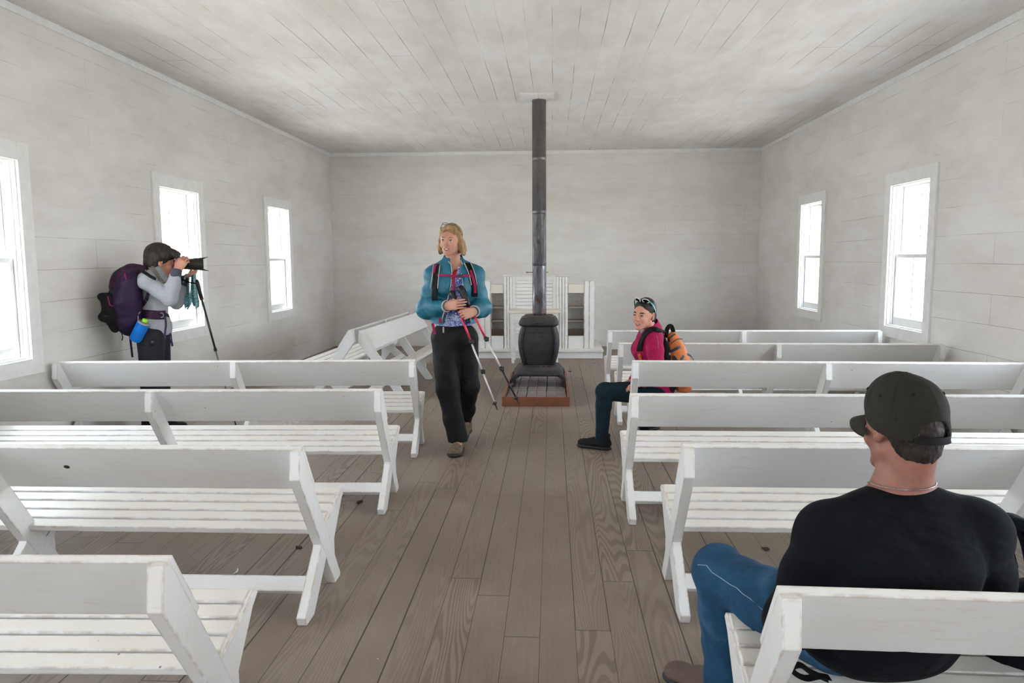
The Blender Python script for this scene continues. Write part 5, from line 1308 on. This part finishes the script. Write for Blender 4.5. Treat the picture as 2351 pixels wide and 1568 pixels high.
for q in 'LR':
    a, b = J['kn'+q], J['an'+q]; TR.chain([J['hip'+q], a], [0.094, 0.068], 0.03); TR.chain([a, a+(b-a)*0.3, b], [0.066, 0.060, 0.046], 0.02); cutlocal(TR, b+np.array([0, 0, -0.02]), (0, 0, -1), 0.09)
TR.wrinkle(0.0035, 34, 6); TR.obj('leggings', cloth('dark_teal_leggings', (0.035, 0.13, 0.17)), w3, base)
M_blkshoe = cloth('black_hiking_shoe', (0.10, 0.10, 0.11), 0.2, scale=40)
a = J['anL']; hl_ = np.array([a[0]+0.062, a[1]-0.035]); tl_ = hl_+nrm((-0.88, 0.44))*0.255; shoe(hl_, tl_, 0.0, (M_blkshoe, M_sole, M_blackf), w3, base, w=0.050, high=0.11)
a = J['anR']; hl_ = np.array([a[0]-0.045, a[1]-0.05]); tl_ = hl_+nrm((0.6, 0.75))*0.24; shoe(hl_, tl_, 0.0, (M_blkshoe, M_sole, M_blackf), w3, base, w=0.046)
# sunglasses
M_tealf = simple('teal_plastic', (0.05, 0.55, 0.50), 0.35, bump=0); M_whitef = simple('white_plastic', (0.88, 0.88, 0.86), 0.35, bump=0); M_dlens = simple('dark_lens', (0.06, 0.07, 0.08), 0.08, bump=0)
sg = thing('sunglasses', 'round dark sunglasses with white rims and teal arms on the young woman\'s hair', 'sunglasses', tuple(g_o))
for q in (-1, 1):
    c = np.array([q*0.034, 0.050, 0.114]); ex = np.array([1, -q*0.25, 0]); ey = np.array([0, 0.62, 0.68]); ex = nrm(ex); ey = nrm(ey); nz = np.cross(ex, ey)
    ring = [Mg@(c+ex*0.025*math.cos(t)+ey*0.020*math.sin(t)) for t in np.linspace(0, 2*math.pi, 25)]
    mm = MB(); mm.tube(ring, 0.0030, 8); mm.build('rim', M_whitef, sg)
    mm = MB(); mm.ball(Mg@c, (0.0235, 0.019, 0.0022), np.stack([Mg@ex, Mg@ey, Mg@nz], 1), 20); mm.build('lens', M_dlens, sg)
    ribbon('temple_arm', [Mg@np.array([q*0.060, 0.046, 0.114]), Mg@np.array([q*0.076, 0.022, 0.092]), Mg@np.array([q*0.084, -0.005, 0.055]), Mg@np.array([q*0.083, -0.03, 0.02])], [Mg@np.array([q, 0, 0.3])]*4, 0.0055, 0.0018, M_tealf, sg)
mm = MB(); mm.tube([Mg@np.array([-0.010, 0.056, 0.119]), Mg@np.array([0, 0.058, 0.122]), Mg@np.array([0.010, 0.056, 0.119])], 0.003, 8); mm.build('bridge', M_tealf, sg)
# orange backpack
M_orange = cloth('orange_pack_nylon', (0.74, 0.42, 0.22), 0.12, 0.6, 20, 0.1)
pc = V(1552, 826, 5.76); bp = thing('backpack', 'orange and black daypack on the back of the seated young woman in crimson', 'backpack', tuple(pc))
C_ = lambda u, v, dy=0: V(u, v, 5.76+dy)
B = Sdf(pc-0.32, pc+0.32, 0.0045)
for dy in (-0.085, 0.0, 0.085):
    B.chain([C_(1545, 775, dy), C_(1552, 800, dy), C_(1558, 838, dy), C_(1560, 875, dy)], [0.042, 0.062, 0.082, 0.078], 0.03)
B.chain([C_(1562, 812, -0.04), C_(1572, 850, -0.05), C_(1572, 885, -0.05)], [0.05, 0.068, 0.06], 0.03); B.chain([C_(1562, 812, 0.04), C_(1572, 850, 0.05), C_(1572, 885, 0.05)], [0.05, 0.068, 0.06], 0.03)
B.cut(C_(1534, 826), nrm(C_(1520, 830)-C_(1534, 826))); B.cut(C_(1550, 905), (0, 0, -1)); B.wrinkle(0.003, 40, 2)
bo = B.obj('pack_front', M_orange, bp, pc)
B2 = Sdf(pc-0.32, pc+0.32, 0.0045)
for dy in (-0.09, 0.0, 0.09): B2.chain([C_(1530, 768, dy), C_(1532, 800, dy), C_(1534, 850, dy), C_(1536, 888, dy)], [0.034, 0.042, 0.052, 0.052], 0.02)
B2.cut(C_(1550, 905), (0, 0, -1)); B2.cut(C_(1545, 826), nrm(C_(1560, 820)-C_(1545, 826))); B2.wrinkle(0.0025, 60, 2)
B2.obj('back_panel', cloth('charcoal_pack_nylon', (0.11, 0.11, 0.12)), bp, pc)
M_slate = cloth('slate_trim', (0.25, 0.28, 0.30))
surf_ribbon(B, 'trim_band', ((1540, 807), (1550, 802), (1561, 796), (1571, 791)), 0.011, 0.002, M_slate, bp, pc)
surf_ribbon(B, 'trim_band', ((1541, 789), (1549, 782), (1558, 778), (1566, 779)), 0.004, 0.002, M_slate, bp, pc)
surf_ribbon(B, 'trim_band', ((1538, 776), (1544, 771), (1550, 767)), 0.006, 0.002, M_slate, bp, pc)
surf_ribbon(B, 'trim_band', ((1563, 828), (1569, 818), (1579, 814), (1588, 820), (1593, 830)), 0.010, 0.002, M_slate, bp, pc)
surf_ribbon(B, 'trim_band', ((1538, 826), (1545, 820), (1552, 830)), 0.018, 0.002, M_slate, bp, pc)
m = MB(); p = B.hit(1539, 812, 0.006)-pc; m.ball(p, (0.008, 0.004, 0.013)); m.build('zip_pull', M_greyp, bp)
m = MB(); p = B.hit(1537, 775, 0.006)-pc; m.tube([p, p+np.array([0.004, -0.006, -0.03])], 0.004, 8); m.build('zip_pull', M_blackf, bp)
ribbon('grab_handle', [C_(1530, 775, -0.03), C_(1531, 758, -0.05), C_(1536, 749, -0.05), C_(1542, 750, -0.04), C_(1546, 762, -0.02)], [(-0.2, -1, 0.2)]*5, 0.016, 0.006, M_blackf, bp, pc)
sp = [C_(1529, 766, -0.10), C_(1522, 759, -0.13)]+[JK3.hit(u, v, 0.008) for u, v in ((1510, 759), (1498, 757), (1487, 763), (1478, 774), (1472, 790), (1469, 806))]
su = [(0, -0.3, 1), (0, -0.4, 1)]+[JK3.normal(p) for p in sp[2:]]
ribbon('shoulder_strap', sp, su, 0.023, 0.006, M_blackf, bp, pc)
surf_ribbon(JK3, 'strap_edge', ((1467, 812), (1470, 822), (1472, 830)), 0.014, 0.003, M_orange, bp, pc)

# ---------------------------------------------------------------- man in the cap seen from behind
f4 = nrm((-0.06, 1, 0)); M4 = basis(f4)
J = {'neck': np.array([0.893, 1.915, 0.850]), 'chest': np.array([0.868, 1.850, 0.672]), 'waist': np.array([0.862, 1.875, 0.545]), 'pelvis': np.array([0.858, 1.955, 0.445]),
     'shL': np.array([0.694, 1.865, 0.755]), 'shR': np.array([1.056, 1.865, 0.768]), 'elL': np.array([0.628, 1.90, 0.510]), 'elR': np.array([1.125, 1.915, 0.53]),
     'wrL': np.array([0.72, 2.12, 0.50]), 'wrR': np.array([0.99, 2.14, 0.50]), 'hipL': np.array([0.765, 1.99, 0.425]), 'hipR': np.array([0.955, 1.99, 0.425]),
     'knL': V(1652, 1318, 2.32), 'knR': np.array([1.08, 2.42, 0.50]), 'anL': V(1668, 1556, 2.36), 'anR': np.array([1.09, 2.50, 0.09])}
m_o = np.array([0.894, 1.93, 1.017]); Mm = basis((-0.26, 0.96, -0.10)); SM = 1.04
base = np.array([0.858, 1.955, 0.0])
w4 = thing('person', 'man in dark cap, black shirt and jeans seated with his back to the camera', 'person', tuple(base))
lo, hi = bounds(list(J.values())+[m_o], 0.16); lo[2] = 0; hi[2] += 0.02
S4 = Sdf(lo, hi, 0.0035)
bm_ = dict(J)
S4.ell(J['chest'], (0.165, 0.11, 0.16), M4, 0.03); S4.ell(J['waist'], (0.155, 0.11, 0.13), M4, 0.03); S4.ell(J['pelvis'], (0.165, 0.12, 0.105), M4, 0.03)
S4.cone(J['shR'], J['shL'], 0.058, 0.058, 0.04); S4.cone(J['neck'], J['shR'], 0.055, 0.055, 0.04); S4.cone(J['neck'], J['shL'], 0.055, 0.055, 0.04)
arm(S4, J, 'R', 0.004); arm(S4, J, 'L', 0.004); leg(S4, J, 'R', -0.004); leg(S4, J, 'L', -0.004)
for q in 'LR':
    a = J['an'+q]; dd = nrm((-0.5, 0.85, 0)) if q == 'L' else f4; S4.chain([a, a+dd*0.06+np.array([0, 0, -0.04]), a+dd*0.12+np.array([0, 0, -0.055])], [0.036, 0.03, 0.02], 0.02)
head_prims(S4, m_o, Mm, SM, neck=J['neck'], smile=False, fem=False)
L = lambda x, y, z: m_o+Mm@(np.array([x, y, z])*SM)
S4.chain([L(0, -0.035, -0.055), J['neck']+np.array([0, 0.0, 0.02]), J['neck']+np.array([0, -0.005, -0.03])], [0.054, 0.062, 0.076], 0.02)
hand(S4, J['wrL'], (0.7, 0.6, -0.2), (0, 0.3, -1), (0.4, -0.7, 0.2), (0.3, 0.4, 0.3), 1.02); hand(S4, J['wrR'], (-0.7, 0.6, -0.2), (0, 0.3, -1), (-0.4, -0.7, 0.2), (0.3, 0.4, 0.3), 1.02)
M_skin4 = make_skin('ruddy_skin', (0.54, 0.36, 0.31), (0.60, 0.41, 0.35))
S4.obj('body', [M_skin4, M_lips], w4, base, lipfn(m_o, Mm, SM))
face_parts(m_o, Mm, SM, w4, base, M_irisd, M_brwn, teeth=False)
M_manhair = make_hair('cropped_dark_hair', (0.007, 0.005, 0.004), (0.038, 0.026, 0.021), axis=(1, 1, 0.35), sc_=90)
H = Sdf(m_o-0.2, m_o+0.2, 0.003)
H.ell(L(0, -0.020, 0.028), (0.0735*SM, 0.0905*SM, 0.080*SM), Mm, 0.01); H.ell(L(0, -0.045, -0.020), (0.062*SM, 0.058*SM, 0.076*SM), Mm, 0.025)
H.ell(L(0, 0.095, -0.03), (0.085*SM, 0.088*SM, 0.11*SM), Mm, 0.006, 'sub')
for q in (-1, 1): H.ell(L(q*0.083, -0.004, -0.022), (0.022, 0.026, 0.042), Mm, 0.006, 'sub'); H.chain([L(q*0.070, -0.012, -0.04), L(q*0.060, -0.03, -0.10)], [0.024, 0.030], 0.01, 'sub')
H.cut(L(0, -0.08, -0.088), Mm@np.array([0, 0.1, -1]))
H.wrinkle(0.0016, 420, 5); H.wrinkle(0.0015, 200, 9); H.obj('hair', M_manhair, w4, base)
# cap
M_cap = cloth('dark_olive_cap_cotton', (0.155, 0.147, 0.13), 0.14, 0.85, 60, 0.2)
cp = thing('baseball_cap', 'dark olive baseball cap with arched opening and strap at the back on the seated man', 'cap', tuple(m_o))
H = Sdf(m_o-0.22, m_o+0.22, 0.0028)
H.ell(L(0, -0.016, 0.042), (0.082*SM, 0.103*SM, 0.089*SM), Mm, 0.01); H.ell(L(0, 0.02, 0.060), (0.066*SM, 0.070*SM, 0.074*SM), Mm, 0.02); H.ell(L(0, -0.016, -0.004), (0.0835*SM, 0.1030*SM, 0.086*SM), Mm, 0.01)
H.ell(L(0, -0.018, 0.028), (0.0755*SM, 0.0935*SM, 0.083*SM), Mm, 0.003, 'sub'); H.ell(L(0, -0.018, -0.02), (0.0765*SM, 0.0945*SM, 0.087*SM), Mm, 0.003, 'sub')
H.cut(L(0, -0.02, -0.006), Mm@nrm((0, 0.32, -1)))
R_ = basis(Mm[:, 1], Mm[:, 2])
H.ell(L(0.0, -0.122, -0.016), (0.043*SM, 0.05, 0.044*SM), Mm, 0.003, 'sub')
seams = []
for ang in (0, 60, 120):   # panel seams
    a = math.radians(ang+30); pts = [L(0.0, -0.016, 0.040)+Mm@nrm((math.cos(t)*math.cos(a), math.cos(t)*math.sin(a), math.sin(t))) for t in np.linspace(0.15, math.pi-0.15, 34)]
    seams.append(pts)
H.wrinkle(0.0016, 60, 2)
H.obj('crown', M_cap, cp, m_o)
def on_cap(d, off=0.0):
    c = L(0.0, -0.016, 0.040); d = nrm(d); r_ = 0.14
    while r_ > 0.05 and H.at(c+d*r_) > 0: r_ -= 0.0008
    return c+d*(r_+off)
for pts in seams:
    pp = [on_cap(p-L(0.0, -0.016, 0.040), 0.0002) for p in pts]; pp = [p for p in pp if np.linalg.norm(p-L(0.0, -0.016, 0.040)) > 0.07]
    m = MB(); m.tube([p-m_o for p in pp], 0.0011, 6); m.build('panel_seam', M_cap, cp)
m = MB(); m.ball(on_cap(Mm@np.array([0, 0.02, 1.0]))-m_o, (0.008, 0.008, 0.004), Mm, 12); m.build('top_button', M_cap, cp)
for ang in (-60, -120, 0, 180, 60, 120):
    a = math.radians(ang); t = math.radians(30); c = on_cap(Mm@np.array([math.cos(t)*math.cos(a), math.cos(t)*math.sin(a), math.sin(t)]), 0.0005)-m_o
    nn = nrm(Mm@np.array([math.cos(t)*math.cos(a), math.cos(t)*math.sin(a), math.sin(t)])); Mx = basis(nn, (0, 0, 1)); m = MB(); m.tube([c+(Mx[:, 0]*math.cos(q)+Mx[:, 2]*math.sin(q))*0.0038 for q in np.linspace(0, 2*math.pi, 13)], 0.0014, 6); m.build('eyelet', M_blackf, cp)
arc = [L(0.047*math.sin(t)*1.0, -0.016-0.1035*math.cos(t*0.50), -0.020+0.0015*abs(t)) for t in np.linspace(-1.2, 1.2, 13)]
ups = [nrm(p-L(0, -0.02, -0.03)) for p in arc]
ribbon('adjuster_strap', arc, ups, 0.009, 0.0014, M_blackf, cp, m_o)
arc = [on_cap(L(0.043*math.cos(t), -0.115, -0.018+0.043*math.sin(t))-L(0.0, -0.016, 0.040), 0.0) for t in np.linspace(0.12, math.pi-0.12, 15)]
m = MB(); m.tube([p-m_o for p in arc], 0.0026, 8); m.build('opening_binding', M_cap, cp)
ns, nt = 25, 9; vs = []
for i in range(ns):
    th = math.radians(-64+128*i/(ns-1))
    for j in range(nt):
        t = j/(nt-1); x = 0.084*math.sin(th); y = -0.016+0.104*math.cos(th); k = math.cos(th*90/math.degrees(math.radians(64))) if False else math.cos(th*1.38)
        yo = y+0.078*t*max(k, 0)**0.55; xo = x*(1+0.04*t); z = 0.020-0.034*(xo/0.08)**2+0.002*t-0.012*t*t
        vs.append(L(xo, yo, z)-m_o)
off = len(vs); vs += [v+Mm@np.array([0, 0, -0.0035]) for v in vs]
fs = []
for i in range(ns-1):
    for j in range(nt-1):
        a = i*nt+j; fs.append([a, a+1, a+nt+1, a+nt]); fs.append([off+a, off+a+nt, off+a+nt+1, off+a+1])
rim = [j for j in range(nt)]+[i*nt+nt-1 for i in range(1, ns)]+[(ns-1)*nt+j for j in range(nt-2, -1, -1)]+[i*nt for i in range(ns-2, 0, -1)]
for a, b in zip(rim, rim[1:]+rim[:1]): fs.append([b, a, off+a, off+b])
m = MB(); m.add(vs, fs, 0, True); m.build('brim', M_cap, cp)
# shirt
SHm = Sdf(lo, hi, 0.004)
SHm.ell(J['chest'], (0.185, 0.128, 0.17), M4, 0.04); SHm.ell(J['waist'], (0.185, 0.130, 0.15), M4, 0.04); SHm.ell(J['pelvis']+np.array([0.01, -0.01, 0.01]), (0.215, 0.14, 0.115), M4, 0.04)
for q in (-1, 1): SHm.ell(J['chest']+M4@np.array([q*0.085, -0.045, 0.03]), (0.085, 0.07, 0.10), M4, 0.04)
SHm.cone(J['shR'], J['shL'], 0.072, 0.072, 0.05)
for q in 'LR': SHm.cone(J['neck']+np.array([0, -0.005, -0.015]), J['sh'+q], 0.062, 0.066, 0.04); sleeve(SHm, J, q, 0.018, 0.016, 0.008, 0.03, r0=0.056)
SHm.cone(J['neck']+np.array([-0.0, 0.01, 0.02]), J['neck']+np.array([0, 0.03, 0.15]), 0.072, 0.098, 0.003, 'sub')
SHm.cut(V(2072, 1106, 1.86), nrm((0.02, 0.10, 1))) 
SHm.cut(np.array([0.86, 1.9, 0.355]), (0, 0, -1)); SHm.wrinkle(0.0045, 28, 12); SHm.wrinkle(0.003, 60, 13, J['elR']-0.13, J['elR']+0.2)
# the shirt rests against the sloping backrest: keep it in front of the board
bp0 = np.array([0.86, 1.600+0.050+0.012, 0.728]); nb = nrm((0, -0.833, -0.553)); SHm.cut(bp0+np.array([0, 0.006, 0]), nb) if False else None
M_shirt = cloth('near_black_navy_jersey', (0.028, 0.042, 0.065), 0.10, 0.9, 90, 0.1, 0.2)
sho = SHm.obj('shirt', M_shirt, w4, base)
ring = [J['neck']+np.array([0.081*math.cos(t), 0.004+0.077*math.sin(t), 0.0]) for t in np.linspace(0, 2*math.pi, 33)]
nk = thing('necklace', 'thin silver chain necklace around the seated man\'s neck above his collar', 'necklace', tuple(J['neck']))
pts = []
for t in np.linspace(0, 2*math.pi, 41):
    dr = np.array([math.cos(t), math.sin(t), 0]); c = J['neck']+np.array([0, 0, 0.030-0.028*max(0, math.sin(t))+0.004*math.cos(t)]); r_ = 0.05
    while r_ < 0.12 and S4.at(c+dr*r_) < 0: r_ += 0.0015
    pts.append(c+dr*(r_+0.0015)-J['neck'])
m = MB(); m.tube(pts, 0.0017, 8); m.build('chain', simple('silver', (0.6, 0.6, 0.58), 0.3, 0.9, 0.3, 300, 0), nk)
# jeans
def make_denim():
    t = NT('blue_denim'); v = t.coord(); n_ = t.noise(v, 700, 3, 0.7); g = t.noise(v, 9, 4, 0.6)
    c = t.ramp(g, [(0.35, (0.006, 0.034, 0.080)), (0.55, (0.010, 0.055, 0.120)), (0.75, (0.04, 0.11, 0.20))])
    c = t.mix(t.math('MULTIPLY', t.ramp(n_, [(0.4, 0.0), (0.7, 1.0)]), 0.18), c, (0.12, 0.22, 0.34)); t.base(c, 0.85, spec=0.2); t.bump(t.noise(v, 10, 2, 0.5, 0.5), 0.9, 0.02); return t.m
M_denim = make_denim()
TR = Sdf(lo, hi, 0.004)
TR.ell(J['pelvis']+np.array([0, 0.0, -0.005]), (0.178, 0.14, 0.098), M4, 0.04)
for q in 'LR':
    a, b = J['kn'+q], J['an'+q]; TR.chain([J['hip'+q], J['hip'+q]*0.5+a*0.5, a], [0.100, 0.096, 0.082], 0.03); sh_ = np.array([0.022 if q == 'L' else 0, 0.0, 0]); TR.chain([a, a+(b-a)*0.35+sh_, a+(b-a)*0.7+sh_*1.2, b+np.array([0, 0, -0.03])+sh_*0.6], [0.082, 0.096, 0.092, 0.082], 0.02)
TR.ell(J['knL']+np.array([0.0, 0.03, 0.005]), (0.08, 0.075, 0.085), None, 0.02)
cutlocal(TR, J['anL']+np.array([0, 0, -0.045]), (0, 0, -1), 0.12); cutlocal(TR, J['anR']+np.array([0, 0, -0.045]), (0, 0, -1), 0.12)
TR.wrinkle(0.0055, 32, 3); TR.wrinkle(0.002, 80, 4)
jo = TR.obj('jeans', M_denim, w4, base)
M_thread = cloth('pale_thread', (0.62, 0.68, 0.72))
pts = [TR.hit(u, v, 0.001) for u, v in ((1602, 1297), (1622, 1298), (1636, 1315), (1652, 1325), (1675, 1341), (1692, 1350), (1705, 1363), (1722, 1374), (1745, 1394), (1762, 1410))]
m = MB(); m.tube([p-base for p in pts], 0.0011, 6); m.build('seam_stitching', M_thread, jo)
a = J['anL']; dd = nrm((-0.80, 0.60)); hl_ = a[:2]-dd*0.07; shoe(hl_, hl_+dd*0.29, 0.0, (cloth('taupe_suede_shoe', (0.38, 0.32, 0.29)), M_sole, M_lace), w4, base, w=0.052)
a = J['anR']; hl_ = a[:2]-f4[:2]*0.07; shoe(hl_, hl_+f4[:2]*0.29, 0.0, (cloth('taupe_suede_shoe', (0.38, 0.32, 0.29)), M_sole, M_lace), w4, base, w=0.052)
# dark backpack beside him at the right edge
pc = V(2395, 1330, 1.95); dk = thing('daypack', 'dark navy daypack with a thick carry loop on the bench right of the seated man', 'backpack', tuple(pc))
B = Sdf(pc-0.30, pc+0.30, 0.005); B.chain([pc+np.array([0.0, 0, -0.10]), pc+np.array([-0.02, 0.0, -0.22])], [0.10, 0.12], 0.04); B.chain([pc+np.array([0.14, 0, 0.0]), pc+np.array([0.14, 0.02, -0.20])], [0.11, 0.12], 0.04)
B.cut(np.array([0, 0, 0.405]), (0, 0, -1)); B.wrinkle(0.005, 40, 6); B.obj('pack_body', M_shirt, dk, pc)
pts = [V(2312, 1300, 1.96), V(2300, 1250, 1.965), V(2299, 1214, 1.965), V(2318, 1197, 1.965), V(2345, 1205, 1.965), V(2366, 1245, 1.965), V(2378, 1300, 1.96)]
ribbon('carry_loop', pts, [nrm(p-V(2335, 1262, 1.965)) for p in pts], 0.028, 0.017, M_shirt, dk, pc)
pts = [V(u, v, y) for u, v, y in ((1905, 1556, 1.90), (1880, 1552, 1.885), (1850, 1557, 1.875), (1825, 1545, 1.87), (1822, 1530, 1.872), (1838, 1527, 1.88), (1862, 1543, 1.885), (1900, 1560, 1.89))]
o = ribbon('webbing_loop', pts, [(0, -0.4, 1)]*len(pts), 0.010, 0.0015, M_blackf, None, (0, 0, 0)); tag(o, 'loop of black webbing lying on the bench seat below the seated man\'s back', 'strap')
